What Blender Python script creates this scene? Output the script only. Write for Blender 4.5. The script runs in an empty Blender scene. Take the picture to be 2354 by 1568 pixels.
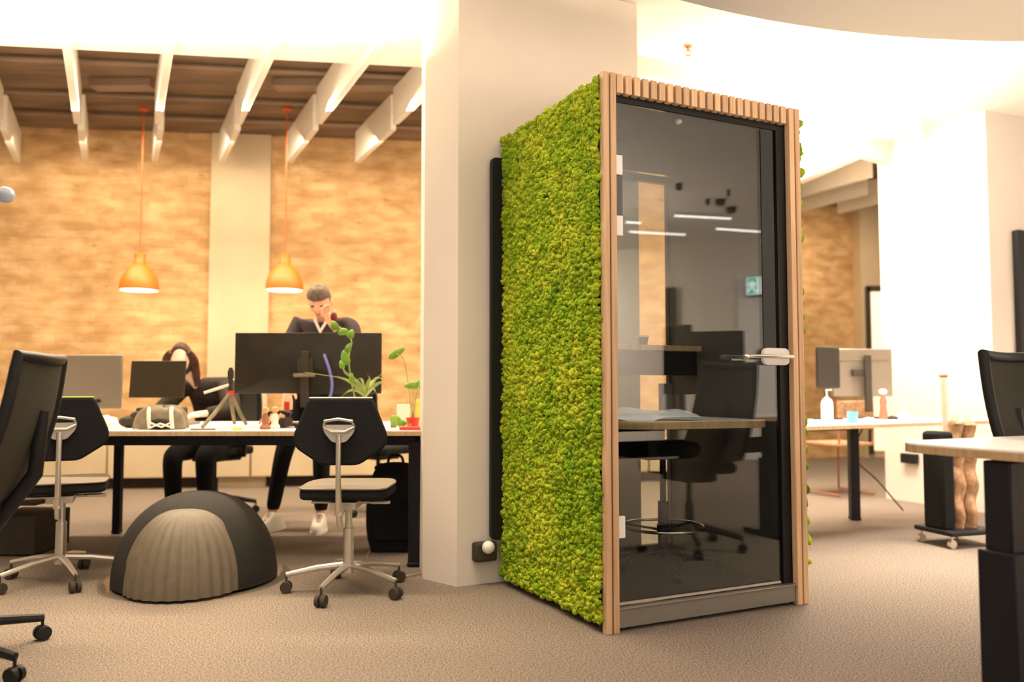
import bpy, bmesh, math, random
import numpy as np
from mathutils import Vector, Matrix, noise
random.seed(7)
rng = np.random.default_rng(7)
S = bpy.context.scene
COL = S.collection
pi = math.pi

# ------------------------------------------------------------------ camera, world, lights, exposure
F = 1878.0; CH = 0.98; PITCH = math.atan(104 / 1878.0)
cd = bpy.data.cameras.new('camera'); cam = bpy.data.objects.new('camera', cd); COL.objects.link(cam)
cam.location = (0, 0, CH); cam.rotation_euler = (pi / 2 + PITCH, 0, 0)
cd.sensor_width = 36; cd.lens = F / 2354 * 36; cd.clip_start = 0.05
cd.dof.use_dof = True; cd.dof.focus_distance = 3.5; cd.dof.aperture_fstop = 1.35
S.camera = cam
S.view_settings.view_transform = 'Standard'; S.view_settings.look = 'None'
S.view_settings.exposure = 0.0; S.view_settings.gamma = 1.0; S.view_settings.use_curve_mapping = False
w = bpy.data.worlds.new('world'); S.world = w; w.use_nodes = True
w.node_tree.nodes['Background'].inputs[0].default_value = (1.0, 0.86, 0.72, 1)
w.node_tree.nodes['Background'].inputs[1].default_value = 0.08

def area(name, loc, rot, sx, sy, power, col, spread=pi):
    l = bpy.data.lights.new(name, 'AREA'); l.shape = 'RECTANGLE'; l.size = sx; l.size_y = sy
    l.energy = power; l.color = col; l.spread = spread
    o = bpy.data.objects.new(name, l); COL.objects.link(o); o.location = loc; o.rotation_euler = rot
    return o
WARM = (1.0, 0.80, 0.56); NEUT = (1.0, 0.88, 0.75)
# downlights over the desks, then unseen fill lamps added for the brick walls
area('downlight_desks', (-2.2, 6.25, 3.12), (math.radians(-22), 0, 0), 4.4, 0.25, 260, WARM)
area('downlight_desk_right', (3.1, 7.6, 3.10), (math.radians(-25), 0, 0), 0.9, 0.3, 130, WARM)
area('fill_wall', (-1.8, 7.0, 3.1), (math.radians(38), 0, 0), 6.0, 0.3, 76, WARM)
area('fill_wall_right', (4.0, 10.0, 3.1), (math.radians(25), 0, 0), 2.0, 0.3, 40, WARM)
# uplights added in mid air to whiten the ceiling; no cove holds them
area('ceiling_fill_left', (-2.6, 4.35, 2.70), (pi, 0, 0), 4.2, 0.3, 120, WARM)
area('ceiling_fill_right', (1.95, 5.6, 2.45), (pi, 0, 0), 1.6, 0.5, 60, WARM)
area('ceiling_fill_far_right', (2.4, 6.8, 2.80), (pi, 0, 0), 0.5, 0.8, 60, WARM)
area('fill_pillar', (2.5, 5.9, 3.1), (math.radians(0), math.radians(-32), 0), 0.5, 1.4, 260, NEUT)  # added lamp without a fitting, whitens the right pillar
# camera side of the room: unseen fill lamps added at the rear left, above and below
area('fill_rear_left', (-2.0, -3.0, 2.35), (math.radians(84), 0, math.radians(-14)), 4.0, 1.2, 60, NEUT)  # added fill for the booth front, no window stands here
area('fill_near', (-0.6, 2.0, 2.72), (math.radians(12), 0, 0), 1.6, 0.6, 18, NEUT)
area('fill_floor_left', (-1.5, 3.1, 3.12), (0, 0, 0), 3.2, 0.4, 44, WARM, math.radians(75))  # added to brighten the carpet on the left
area('fill_disc', (2.6, 0.6, 1.5), (pi, 0, 0), 4.5, 1.6, 175, NEUT)  # added under the disc to brighten its underside
area('fill_floor_right', (2.75, 4.65, 3.12), (0, 0, 0), 1.6, 0.3, 50, NEUT, math.radians(85))  # added to brighten the carpet right of the booth
area('fill_right_wall', (6.6, 3.6, 2.72), (0, math.radians(-20), 0), 0.8, 0.8, 340, NEUT)  # added to lift the right wall mirrored in the glass
area('fill_right_rear', (6.4, -2.2, 2.72), (0, math.radians(-20), 0), 0.8, 0.8, 340, NEUT)  # second lamp added for the mirrored right wall

def P(px, py, h=None, Y=None):
    """the place a picture point shows, on the level h or at the distance Y"""
    c, s = math.cos(PITCH), math.sin(PITCH)
    a = (px - 1177) / F; b = (784 - py) / F
    d = Vector((a, c - b * s, s + b * c))
    t = (h - CH) / d.z if h is not None else Y / d.y
    return Vector((0, 0, CH)) + d * t

# ------------------------------------------------------------------ materials
def new_mat(name):
    m = bpy.data.materials.new(name); m.use_nodes = True
    return m, m.node_tree, m.node_tree.nodes['Principled BSDF']
def mat(name, col, rough=0.6, metal=0.0, var=0.0, scale=20.0, bump=0.0, emis=None, estr=0.0, sheen=0.0, stretch=None):
    m, nt, b = new_mat(name)
    b.inputs['Base Color'].default_value = (*col, 1); b.inputs['Roughness'].default_value = rough
    b.inputs['Metallic'].default_value = metal
    if max(col) < 0.06: b.inputs['Specular IOR Level'].default_value = 0.22
    if sheen: b.inputs['Sheen Weight'].default_value = sheen
    if emis: b.inputs['Emission Color'].default_value = (*emis, 1); b.inputs['Emission Strength'].default_value = estr
    if var or bump:
        tc = nt.nodes.new('ShaderNodeTexCoord'); mp = nt.nodes.new('ShaderNodeMapping')
        nt.links.new(tc.outputs['Object'], mp.inputs[0])
        if stretch: mp.inputs['Scale'].default_value = stretch
        n = nt.nodes.new('ShaderNodeTexNoise'); n.inputs['Scale'].default_value = scale; n.inputs['Detail'].default_value = 5
        nt.links.new(mp.outputs[0], n.inputs['Vector'])
        if var:
            r = nt.nodes.new('ShaderNodeValToRGB')
            r.color_ramp.elements[0].position = 0.3; r.color_ramp.elements[1].position = 0.7
            r.color_ramp.elements[0].color = (*[max(0, c * (1 - var)) for c in col], 1)
            r.color_ramp.elements[1].color = (*[min(1, c * (1 + var)) for c in col], 1)
            nt.links.new(n.outputs['Fac'], r.inputs[0]); nt.links.new(r.outputs[0], b.inputs['Base Color'])
        if bump:
            bp = nt.nodes.new('ShaderNodeBump'); bp.inputs['Strength'].default_value = bump; bp.inputs['Distance'].default_value = 0.01
            nt.links.new(n.outputs['Fac'], bp.inputs['Height']); nt.links.new(bp.outputs[0], b.inputs['Normal'])
    return m
def glass_mat(name, tint, refl=1.7):
    m, nt, b = new_mat(name); nt.nodes.remove(b)
    out = nt.nodes['Material Output']
    tr = nt.nodes.new('ShaderNodeBsdfTransparent'); tr.inputs[0].default_value = (*tint, 1)
    gl = nt.nodes.new('ShaderNodeBsdfGlossy'); gl.inputs['Roughness'].default_value = 0.0
    ge = nt.nodes.new('ShaderNodeNewGeometry'); dt = nt.nodes.new('ShaderNodeVectorMath'); dt.operation = 'DOT_PRODUCT'
    nt.links.new(ge.outputs['Normal'], dt.inputs[0]); nt.links.new(ge.outputs['Incoming'], dt.inputs[1])
    def mth(op, a, b=None):
        q = nt.nodes.new('ShaderNodeMath'); q.operation = op
        for k, x in enumerate((a, b)):
            if x is None: continue
            if isinstance(x, (int, float)): q.inputs[k].default_value = x
            else: nt.links.new(x, q.inputs[k])
        return q
    c_ = mth('ABSOLUTE', dt.outputs['Value']); p_ = mth('POWER', mth('SUBTRACT', 1.0, c_.outputs[0]).outputs[0], 5.0)
    mu = mth('MULTIPLY', mth('ADD', mth('MULTIPLY', p_.outputs[0], 0.96).outputs[0], 0.04).outputs[0], refl); mu.use_clamp = True
    mx = nt.nodes.new('ShaderNodeMixShader')
    nt.links.new(mu.outputs[0], mx.inputs[0])
    nt.links.new(tr.outputs[0], mx.inputs[1]); nt.links.new(gl.outputs[0], mx.inputs[2]); nt.links.new(mx.outputs[0], out.inputs[0])
    return m
def brick_mat(name):
    m, nt, b = new_mat(name); b.inputs['Roughness'].default_value = 0.9
    N = nt.nodes.new; L = nt.links.new
    tc = N('ShaderNodeTexCoord'); sep = N('ShaderNodeSeparateXYZ'); cmb = N('ShaderNodeCombineXYZ')
    L(tc.outputs['Object'], sep.inputs[0]); L(sep.outputs['X'], cmb.inputs['X']); L(sep.outputs['Z'], cmb.inputs['Y'])
    br = N('ShaderNodeTexBrick'); br.inputs['Scale'].default_value = 1.0
    br.inputs['Brick Width'].default_value = 0.24; br.inputs['Row Height'].default_value = 0.078
    br.inputs['Mortar Size'].default_value = 0.006; br.inputs['Mortar Smooth'].default_value = 0.4; br.inputs['Bias'].default_value = -0.1
    br.inputs['Color1'].default_value = (0.62, 0.435, 0.245, 1); br.inputs['Color2'].default_value = (0.52, 0.335, 0.165, 1)
    br.inputs['Mortar'].default_value = (0.55, 0.40, 0.23, 1)
    L(cmb.outputs[0], br.inputs['Vector'])
    def nz(sc, sy):
        mp = N('ShaderNodeMapping'); mp.inputs['Scale'].default_value = (1, sy, 1); L(cmb.outputs[0], mp.inputs[0])
        n = N('ShaderNodeTexNoise'); n.inputs['Scale'].default_value = sc; n.inputs['Detail'].default_value = 3; L(mp.outputs[0], n.inputs['Vector']); return n
    def mul(src, n, lo, hi, p0=0.35, p1=0.65):
        r = N('ShaderNodeValToRGB'); r.color_ramp.elements[0].position = p0; r.color_ramp.elements[1].position = p1
        r.color_ramp.elements[0].color = (*lo, 1); r.color_ramp.elements[1].color = (*hi, 1)
        L(n.outputs['Fac'], r.inputs[0])
        x = N('ShaderNodeMix'); x.data_type = 'RGBA'; x.blend_type = 'MULTIPLY'; x.inputs[0].default_value = 1
        L(src, x.inputs[6]); L(r.outputs[0], x.inputs[7]); return x.outputs[2]
    c = mul(br.outputs['Color'], nz(4.2, 2.2), (0.80, 0.72, 0.58), (1.12, 1.1, 1.06))
    c = mul(c, nz(0.9, 1.0), (0.88, 0.82, 0.74), (1.08, 1.06, 1.02))
    c = mul(c, nz(7.0, 2.4), (0.66, 0.58, 0.48), (1, 1, 1), 0.24, 0.34)
    L(c, b.inputs['Base Color'])
    bp = N('ShaderNodeBump'); bp.inputs['Strength'].default_value = 0.5; bp.inputs['Distance'].default_value = 0.01; bp.invert = True
    L(br.outputs['Fac'], bp.inputs['Height']); L(bp.outputs[0], b.inputs['Normal'])
    return m
def carpet_mat(name):
    m, nt, b = new_mat(name); b.inputs['Roughness'].default_value = 1.0; b.inputs['Specular IOR Level'].default_value = 0.1
    N = nt.nodes.new; L = nt.links.new
    tc = N('ShaderNodeTexCoord')
    n = N('ShaderNodeTexNoise'); n.inputs['Scale'].default_value = 150; n.inputs['Detail'].default_value = 4; n.inputs['Roughness'].default_value = 0.7
    L(tc.outputs['Object'], n.inputs['Vector'])
    r = N('ShaderNodeValToRGB'); e = r.color_ramp.elements
    e[0].position = 0.36; e[0].color = (0.040, 0.045, 0.040, 1); e[1].position = 0.66; e[1].color = (0.40, 0.315, 0.255, 1)
    L(n.outputs['Fac'], r.inputs[0]); L(r.outputs[0], b.inputs['Base Color'])
    bp = N('ShaderNodeBump'); bp.inputs['Strength'].default_value = 0.6; bp.inputs['Distance'].default_value = 0.004
    L(n.outputs['Fac'], bp.inputs['Height']); L(bp.outputs[0], b.inputs['Normal'])
    return m
def wood_mat(name, c1, c2):
    m, nt, b = new_mat(name); b.inputs['Roughness'].default_value = 0.5
    N = nt.nodes.new; L = nt.links.new
    tc = N('ShaderNodeTexCoord'); mp = N('ShaderNodeMapping'); mp.inputs['Scale'].default_value = (60, 60, 2.2)
    oi = N('ShaderNodeObjectInfo'); va = N('ShaderNodeVectorMath'); va.operation = 'ADD'; sc = N('ShaderNodeMath'); sc.operation = 'MULTIPLY'; sc.inputs[1].default_value = 30
    L(tc.outputs['Object'], va.inputs[0]); L(oi.outputs['Random'], sc.inputs[0]); L(sc.outputs[0], va.inputs[1]); L(va.outputs[0], mp.inputs[0])
    n = N('ShaderNodeTexNoise'); n.inputs['Scale'].default_value = 1.0; n.inputs['Detail'].default_value = 4; n.inputs['Distortion'].default_value = 0.6
    L(mp.outputs[0], n.inputs['Vector'])
    r = N('ShaderNodeValToRGB'); e = r.color_ramp.elements; e[0].position = 0.32; e[0].color = (*c1, 1); e[1].position = 0.66; e[1].color = (*c2, 1)
    L(n.outputs['Fac'], r.inputs[0])
    hs = N('ShaderNodeHueSaturation'); mr = N('ShaderNodeMapRange'); mr.inputs[3].default_value = 0.82; mr.inputs[4].default_value = 1.12
    L(oi.outputs['Random'], mr.inputs[0]); L(mr.outputs[0], hs.inputs['Value']); L(r.outputs[0], hs.inputs['Color']); L(hs.outputs[0], b.inputs['Base Color'])
    return m
def moss_mat(name):
    m, nt, b = new_mat(name); b.inputs['Roughness'].default_value = 0.85; b.inputs['Specular IOR Level'].default_value = 0.15
    N = nt.nodes.new; L = nt.links.new
    at = N('ShaderNodeAttribute'); at.attribute_name = 'tone'
    tc = N('ShaderNodeTexCoord'); n = N('ShaderNodeTexNoise'); n.inputs['Scale'].default_value = 160; n.inputs['Detail'].default_value = 3
    L(tc.outputs['Object'], n.inputs['Vector'])
    r = N('ShaderNodeValToRGB'); r.color_ramp.elements[0].color = (0.55, 0.6, 0.5, 1); r.color_ramp.elements[1].color = (1.25, 1.2, 1.3, 1)
    r.color_ramp.elements[0].position = 0.3; r.color_ramp.elements[1].position = 0.7
    L(n.outputs['Fac'], r.inputs[0])
    x = N('ShaderNodeMix'); x.data_type = 'RGBA'; x.blend_type = 'MULTIPLY'; x.inputs[0].default_value = 1
    L(at.outputs['Color'], x.inputs[6]); L(r.outputs[0], x.inputs[7]); L(x.outputs[2], b.inputs['Base Color'])
    bp = N('ShaderNodeBump'); bp.inputs['Strength'].default_value = 0.9; bp.inputs['Distance'].default_value = 0.006
    L(n.outputs['Fac'], bp.inputs['Height']); L(bp.outputs[0], b.inputs['Normal'])
    return m
M = dict(
    carpet=carpet_mat('carpet'), brick=brick_mat('brick'), moss=moss_mat('moss'),
    oak=wood_mat('oak', (0.56, 0.345, 0.185), (0.74, 0.50, 0.30)),
    edge=wood_mat('edge_ply', (0.46, 0.30, 0.15), (0.60, 0.42, 0.24)),
    wall=mat('painted_wall', (0.70, 0.635, 0.57), 0.8, var=0.02, scale=3, bump=0.03),
    white=mat('white_paint', (0.82, 0.80, 0.76), 0.7, var=0.01, scale=3),
    disc=mat('disc_paint', (0.72, 0.68, 0.635), 0.8, var=0.01, scale=2),
    cream=mat('cream_plaster', (0.56, 0.455, 0.30), 0.85, var=0.06, scale=3, bump=0.08),
    concrete=mat('raw_concrete', (0.20, 0.135, 0.085), 0.9, var=0.35, scale=2.2, bump=0.2, stretch=(0.5, 3.5, 1)),
    pipe=mat('conduit', (0.24, 0.17, 0.12), 0.5),
    fin=mat('fin_white', (0.80, 0.76, 0.68), 0.7, var=0.01, scale=3),
    skirting=mat('skirting', (0.05, 0.04, 0.03), 0.7, var=0.1),
    black=mat('black_plastic', (0.012, 0.012, 0.013), 0.45, var=0.1, scale=40),
    fabric=mat('black_fabric', (0.010, 0.010, 0.010), 0.95, var=0.3, scale=150, bump=0.2),
    mesh=mat('mesh_fabric', (0.045, 0.042, 0.032), 0.85, var=0.3, scale=300, bump=0.3),
    blackmetal=mat('black_metal', (0.010, 0.010, 0.014), 0.4, var=0.1, scale=30),
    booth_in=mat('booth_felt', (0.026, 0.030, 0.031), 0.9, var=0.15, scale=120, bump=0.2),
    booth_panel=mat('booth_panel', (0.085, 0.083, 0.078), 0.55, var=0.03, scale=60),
    booth_frame=mat('booth_frame', (0.010, 0.010, 0.010), 0.35, var=0.1, scale=20),
    stile=mat('door_stile', (0.030, 0.036, 0.036), 0.5, var=0.05, scale=20),
    steel=mat('brushed_steel', (0.24, 0.225, 0.20), 0.42, 0.6, var=0.08, scale=8, stretch=(1, 1, 40)),
    chrome=mat('chrome', (0.75, 0.73, 0.70), 0.22, 1.0, var=0.02, scale=5),
    satin=mat('satin_metal', (0.62, 0.58, 0.52), 0.35, 0.8, var=0.03, scale=10),
    whitep=mat('white_plastic', (0.80, 0.79, 0.77), 0.4, var=0.01, scale=10),
    desk=mat('desk_laminate', (0.88, 0.86, 0.84), 0.35, var=0.01, scale=5),
    screen=mat('dark_screen_back', (0.028, 0.023, 0.017), 0.4, var=0.12, scale=12),
    lid=mat('laptop_lid', (0.045, 0.032, 0.018), 0.4, var=0.05, scale=20),
    silver=mat('silver_case', (0.23, 0.19, 0.145), 0.45, 0.3, var=0.03, scale=6),
    orange=mat('orange_enamel', (0.80, 0.155, 0.014), 0.45, var=0.03, scale=6),
    lampin=mat('lamp_inside', (0.95, 0.93, 0.88), 0.5, var=0.01, emis=(1.0, 0.88, 0.7), estr=2.2),
    cordo=mat('orange_cord', (0.62, 0.12, 0.03), 0.5, var=0.05),
    tube=mat('lit_diffuser', (1, 1, 1), 0.5, var=0.01, emis=(1.0, 0.95, 0.88), estr=9.0),
    skin=mat('skin', (0.78, 0.42, 0.27), 0.55, var=0.06, scale=14), skinl=mat('skin_light', (0.88, 0.62, 0.48), 0.55, var=0.04, scale=14),
    hair_b=mat('brown_hair', (0.055, 0.020, 0.010), 0.55, var=0.4, scale=60, bump=0.4, stretch=(1, 1, 0.2)),
    hair_g=mat('greying_hair', (0.12, 0.085, 0.06), 0.7, var=0.3, scale=70, bump=0.4),
    sweater=mat('dark_sweater', (0.045, 0.032, 0.036), 0.9, var=0.15, scale=60, bump=0.2),
    jacket=mat('grey_jacket', (0.035, 0.028, 0.022), 0.9, var=0.2, scale=40, bump=0.2),
    trousers=mat('black_trousers', (0.007, 0.007, 0.007), 0.95, var=0.2, scale=60),
    shoe=mat('white_leather', (0.80, 0.76, 0.66), 0.5, var=0.03, scale=20),
    eye=mat('eye_dark', (0.03, 0.02, 0.015), 0.2, var=0.05), lips=mat('lips', (0.50, 0.18, 0.13), 0.5, var=0.05),
    leaf=mat('leaf_green', (0.20, 0.40, 0.03), 0.5, var=0.3, scale=15), leaf2=mat('striped_leaf', (0.34, 0.42, 0.12), 0.5, var=0.3, scale=20),
    bag=mat('grey_bag', (0.22, 0.18, 0.12), 0.9, var=0.25, scale=18, bump=0.4), strap=mat('pale_strap', (0.80, 0.74, 0.62), 0.8, var=0.04, scale=40),
    red=mat('red_plastic', (0.65, 0.04, 0.03), 0.4, var=0.05), yellow=mat('yellow_card', (0.88, 0.70, 0.12), 0.6, var=0.04),
    lime=mat('lime_fabric', (0.50, 0.62, 0.14), 0.8, var=0.05, scale=40), blue=mat('blue_cable', (0.16, 0.17, 0.50), 0.5, var=0.05),
    paper=mat('paper', (0.88, 0.84, 0.76), 0.8, var=0.03, scale=12), kraft=mat('kraft', (0.62, 0.38, 0.17), 0.8, var=0.1, scale=12),
    wrapblue=mat('pale_blue_sheet', (0.68, 0.76, 0.88), 0.35, var=0.12, scale=9, bump=0.3),
    dome=mat('dome_felt', (0.020, 0.018, 0.015), 0.75, var=0.15, scale=60, bump=0.1),
    dome2=mat('dome_felt_flute', (0.12, 0.096, 0.066), 0.6, var=0.1, scale=30, bump=0.1),
    acryl=glass_mat('clear_acrylic', (0.93, 0.93, 0.92), 0.5),
    doorglass=glass_mat('door_glass', (0.88, 0.90, 0.88), 2.2), backglass=glass_mat('back_glass', (0.93, 0.94, 0.92), 1.0),
    cup=mat('pale_blue_cup', (0.16, 0.46, 0.66), 0.4, var=0.03), terracotta=mat('rose_plastic', (0.36, 0.13, 0.08), 0.6, var=0.1),
    sign=mat('sign_white', (0.9, 0.95, 0.95), 0.4, var=0.01, emis=(0.85, 0.97, 1.0), estr=3.0),
    signg=mat('sign_green', (0.0, 0.5, 0.3), 0.4, var=0.01, emis=(0.02, 0.75, 0.5), estr=2.2),
    brass=mat('brass', (0.55, 0.32, 0.14), 0.3, 0.9, var=0.05), tan=mat('tan_weave', (0.40, 0.235, 0.13), 0.9, var=0.35, scale=30, bump=0.4),
    vent=mat('vent_slot', (0.002, 0.002, 0.002), 0.9, var=0.1), window=mat('lit_window', (0.95, 0.85, 0.65), 0.3, var=0.02, emis=(1.0, 0.80, 0.48), estr=1.0),
)

# ------------------------------------------------------------------ mesh builder
class MB:
    def __init__(s, mx=None): s.v = []; s.f = []; s.mx = mx or Matrix.Identity(4)
    def add(s, vs, fs, mx=None):
        o = len(s.v); t = s.mx @ mx if mx is not None else s.mx
        s.v += [tuple(t @ Vector(p)) for p in vs]; s.f += [tuple(i + o for i in q) for q in fs]; return s
    def box(s, c, d, rot=None):
        x, y, z = d[0] / 2, d[1] / 2, d[2] / 2
        vs = [(-x, -y, -z), (x, -y, -z), (x, y, -z), (-x, y, -z), (-x, -y, z), (x, -y, z), (x, y, z), (-x, y, z)]
        fs = [(0, 3, 2, 1), (4, 5, 6, 7), (0, 1, 5, 4), (1, 2, 6, 5), (2, 3, 7, 6), (3, 0, 4, 7)]
        m = Matrix.Translation(c)
        if rot is not None: m = m @ rot
        return s.add(vs, fs, m)
    def cyl(s, p0, p1, r0, r1=None, n=16):
        return s.tube([p0, p1], [r0, r0 if r1 is None else r1], n)
    def tube(s, pts, r, n=10, closed=False):
        pts = [Vector(p) for p in pts]; rs = r if isinstance(r, (list, tuple)) else [r] * len(pts)
        N = len(pts); vs = []; fs = []; prev = None
        for i, p in enumerate(pts):
            if closed: d = pts[(i + 1) % N] - pts[i - 1]
            else: d = pts[min(i + 1, N - 1)] - pts[max(i - 1, 0)]
            d = d.normalized() if d.length > 1e-9 else Vector((0, 0, 1))
            if prev is None: a = d.cross(Vector((0, 0, 1)) if abs(d.z) < .9 else Vector((0, 1, 0))).normalized()
            else:
                a = prev - d * prev.dot(d); a = a.normalized() if a.length > 1e-6 else d.orthogonal().normalized()
            prev = a; b = d.cross(a)
            for k in range(n):
                t = 2 * pi * k / n; vs.append(p + (a * math.cos(t) + b * math.sin(t)) * rs[i])
        for i in range(N if closed else N - 1):
            j = (i + 1) % N
            for k in range(n):
                l = (k + 1) % n; fs.append((i * n + k, i * n + l, j * n + l, j * n + k))
        if not closed: fs.append(tuple(range(n))[::-1]); fs.append(tuple((N - 1) * n + k for k in range(n)))
        return s.add(vs, fs)
    def lathe(s, prof, c=(0, 0, 0), n=32, mx=None):
        vs = []; fs = []
        for r, z in prof:
            for k in range(n):
                t = 2 * pi * k / n; vs.append((c[0] + max(r, 1e-4) * math.cos(t), c[1] + max(r, 1e-4) * math.sin(t), c[2] + z))
        for i in range(len(prof) - 1):
            for k in range(n):
                l = (k + 1) % n; fs.append((i * n + k, i * n + l, (i + 1) * n + l, (i + 1) * n + k))
        return s.add(vs, fs, mx)
    def prism(s, poly, z0, z1, mx=None):
        n = len(poly); vs = [(x, y, z0) for x, y in poly] + [(x, y, z1) for x, y in poly]
        fs = [tuple(range(n))[::-1], tuple(range(n, 2 * n))] + [(k, (k + 1) % n, n + (k + 1) % n, n + k) for k in range(n)]
        return s.add(vs, fs, mx)
    def ball(s, c, r, n=16, m=10, mx=None):
        rr = r if isinstance(r, (list, tuple)) else (r, r, r); vs = []; fs = []
        for i in range(m + 1):
            a = pi * i / m
            for k in range(n):
                t = 2 * pi * k / n; q = max(math.sin(a), 1e-3)
                vs.append((c[0] + rr[0] * q * math.cos(t), c[1] + rr[1] * q * math.sin(t), c[2] - rr[2] * math.cos(a)))
        for i in range(m):
            for k in range(n):
                l = (k + 1) % n; fs.append((i * n + k, i * n + l, (i + 1) * n + l, (i + 1) * n + k))
        return s.add(vs, fs, mx)
    def grid(s, fn, nu, nv):
        vs = [fn(i / nu, j / nv) for j in range(nv + 1) for i in range(nu + 1)]; W = nu + 1
        return s.add(vs, [(j * W + i, j * W + i + 1, (j + 1) * W + i + 1, (j + 1) * W + i) for j in range(nv) for i in range(nu)])
    def build(s, name, m, parent=None, smooth=True, bevel=0.0, solid=0.0, sub=0, offs=0):
        me = bpy.data.meshes.new(name); me.from_pydata(s.v, [], s.f); me.validate()
        bm = bmesh.new(); bm.from_mesh(me); bmesh.ops.remove_doubles(bm, verts=bm.verts, dist=1e-5)
        if not solid: bmesh.ops.recalc_face_normals(bm, faces=bm.faces)
        bm.to_mesh(me); bm.free()
        me.materials.append(M[m] if isinstance(m, str) else m)
        if smooth:
            me.polygons.foreach_set('use_smooth', [True] * len(me.polygons)); me.set_sharp_from_angle(angle=math.radians(38))
        o = bpy.data.objects.new(name, me); COL.objects.link(o)
        if parent is not None: o.parent = parent
        if solid: md = o.modifiers.new('solid', 'SOLIDIFY'); md.thickness = solid; md.offset = offs
        if bevel: md = o.modifiers.new('bevel', 'BEVEL'); md.width = bevel; md.segments = 2; md.limit_method = 'ANGLE'
        if sub: md = o.modifiers.new('sub', 'SUBSURF'); md.levels = sub; md.render_levels = sub
        return o
def tag(o, label, cat, group=None):
    o['label'] = label; o['category'] = cat
    if group: o['group'] = group
    return o
def thing(name, label, cat, loc=(0, 0, 0), rz=0.0, group=None):
    o = bpy.data.objects.new(name, None); COL.objects.link(o); o.empty_display_size = 0.1
    o.location = loc; o.rotation_euler = (0, 0, rz); return tag(o, label, cat, group)
def struct(o): o['kind'] = 'structure'; return o
def copy_tree(o, parent=None):
    c = o.copy(); COL.objects.link(c); c.parent = parent
    for ch in [x for x in o.children]: copy_tree(ch, c)
    return c
def place(o, loc, rz, label, group=None):
    o.location = loc; o.rotation_euler = (0, 0, rz); o['label'] = label
    if group: o['group'] = group
    return o
def rounded(poly, r, n=6):
    out = []; N = len(poly)
    for i in range(N):
        p = Vector(poly[i]); a = Vector(poly[i - 1]) - p; b = Vector(poly[(i + 1) % N]) - p
        d = min(r, a.length * .45, b.length * .45); p0 = p + a.normalized() * d; p1 = p + b.normalized() * d
        for k in range(n + 1):
            t = k / n; q = p0 * (1 - t) ** 2 + p * 2 * t * (1 - t) + p1 * t * t; out.append((q.x, q.y))
    return out
def bez(pts, n=12):
    """smooth curve through points (Catmull-Rom)"""
    p = [Vector(q) for q in pts]; p = [p[0] * 2 - p[1]] + p + [p[-1] * 2 - p[-2]]; out = []
    for i in range(1, len(p) - 2):
        for k in range(n):
            t = k / n
            out.append(0.5 * ((2 * p[i]) + (-p[i - 1] + p[i + 1]) * t + (2 * p[i - 1] - 5 * p[i] + 4 * p[i + 1] - p[i + 2]) * t * t + (-p[i - 1] + 3 * p[i] - 3 * p[i + 1] + p[i + 2]) * t ** 3))
    out.append(p[-2]); return out

# ------------------------------------------------------------------ setting
RZ = math.atan2(0.437, 0.8996)                      # the booth, the pillars and the fins share this turn
U = Vector((0.8996, 0.437, 0)); V = Vector((-0.437, 0.8996, 0))
HC = 3.50; HS = 3.15; HD = 2.75                     # raw ceiling, white ceiling, lowered disc
struct(MB().box((1, 4, -0.05), (18, 22, 0.1)).build('floor', 'carpet', smooth=False))
A = P(0, 290, h=HC); B = P(975, 325, h=HC); d = (B - A); d.z = 0; dn = d.normalized(); ang = math.atan2(dn.y, dn.x)
def wall(name, p, q, h, m, th=0.2, z0=0.0):
    """a wall standing behind the line p-q"""
    p = Vector((p[0], p[1], 0)); q = Vector((q[0], q[1], 0)); L = (q - p).length
    o = MB().box((L / 2, th / 2, (z0 + h) / 2), (L, th, h - z0)).build(name, m, smooth=False)
    o.location = p; o.rotation_euler = (0, 0, math.atan2(q.y - p.y, q.x - p.x)); return struct(o)
WL = A - dn * 2.2; WR = A + dn * 8.0
wall('wall_back', WL, WR, HC, 'brick')
wall('wall_back_right', (WR.x - 0.3, 10.6), (4.95, 11.55), HC, 'brick')
wall('wall_return', (WR.x, WR.y), (WR.x - 0.25, 10.7), HC, 'cream')
wall('wall_left', (-6.4, 2.0), (WL.x - .1, WL.y + .2), HC, 'white')
# plaster pilaster on the brick wall
a = P(485, 700, Y=8.05); 
s0 = (Vector((P(483, 880, Y=8.1).x, 8.1, 0)) - A).dot(dn); s1 = s0 + 0.57
pq = A + dn * s0; pr = A + dn * s1; nn = Vector((dn.y, -dn.x, 0))
wall('trim_1', pq + nn * 0.07, pr + nn * 0.07, HC - 0.01, 'cream', 0.068)
# cream box-in along the foot of the brick wall, with its joints
mb = MB(); L = 8.0
for i in range(12): mb.box((0.33 + i * 0.66, 0.04, 0.28), (0.645, 0.07, 0.34))
o = mb.build('trim_2', 'cream', bevel=0.004); q = A - dn * 0.2 + nn * 0.155; o.location = (q.x, q.y, 0); o.rotation_euler = (0, 0, ang); struct(o)
mb = MB().box((4.5, 0.0, 0.045), (10, 0.02, 0.09)); o = mb.build('baseboard_back', 'skirting', smooth=False)
q = A - dn * 2 + nn * 0.02; o.location = (q.x, q.y, 0); o.rotation_euler = (0, 0, ang); struct(o)
# raw concrete ceiling over the desks
struct(MB().box((0, 8.5, HC + 0.06), (14, 8.0, 0.12)).build('ceiling_raw', 'concrete', smooth=False))
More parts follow.
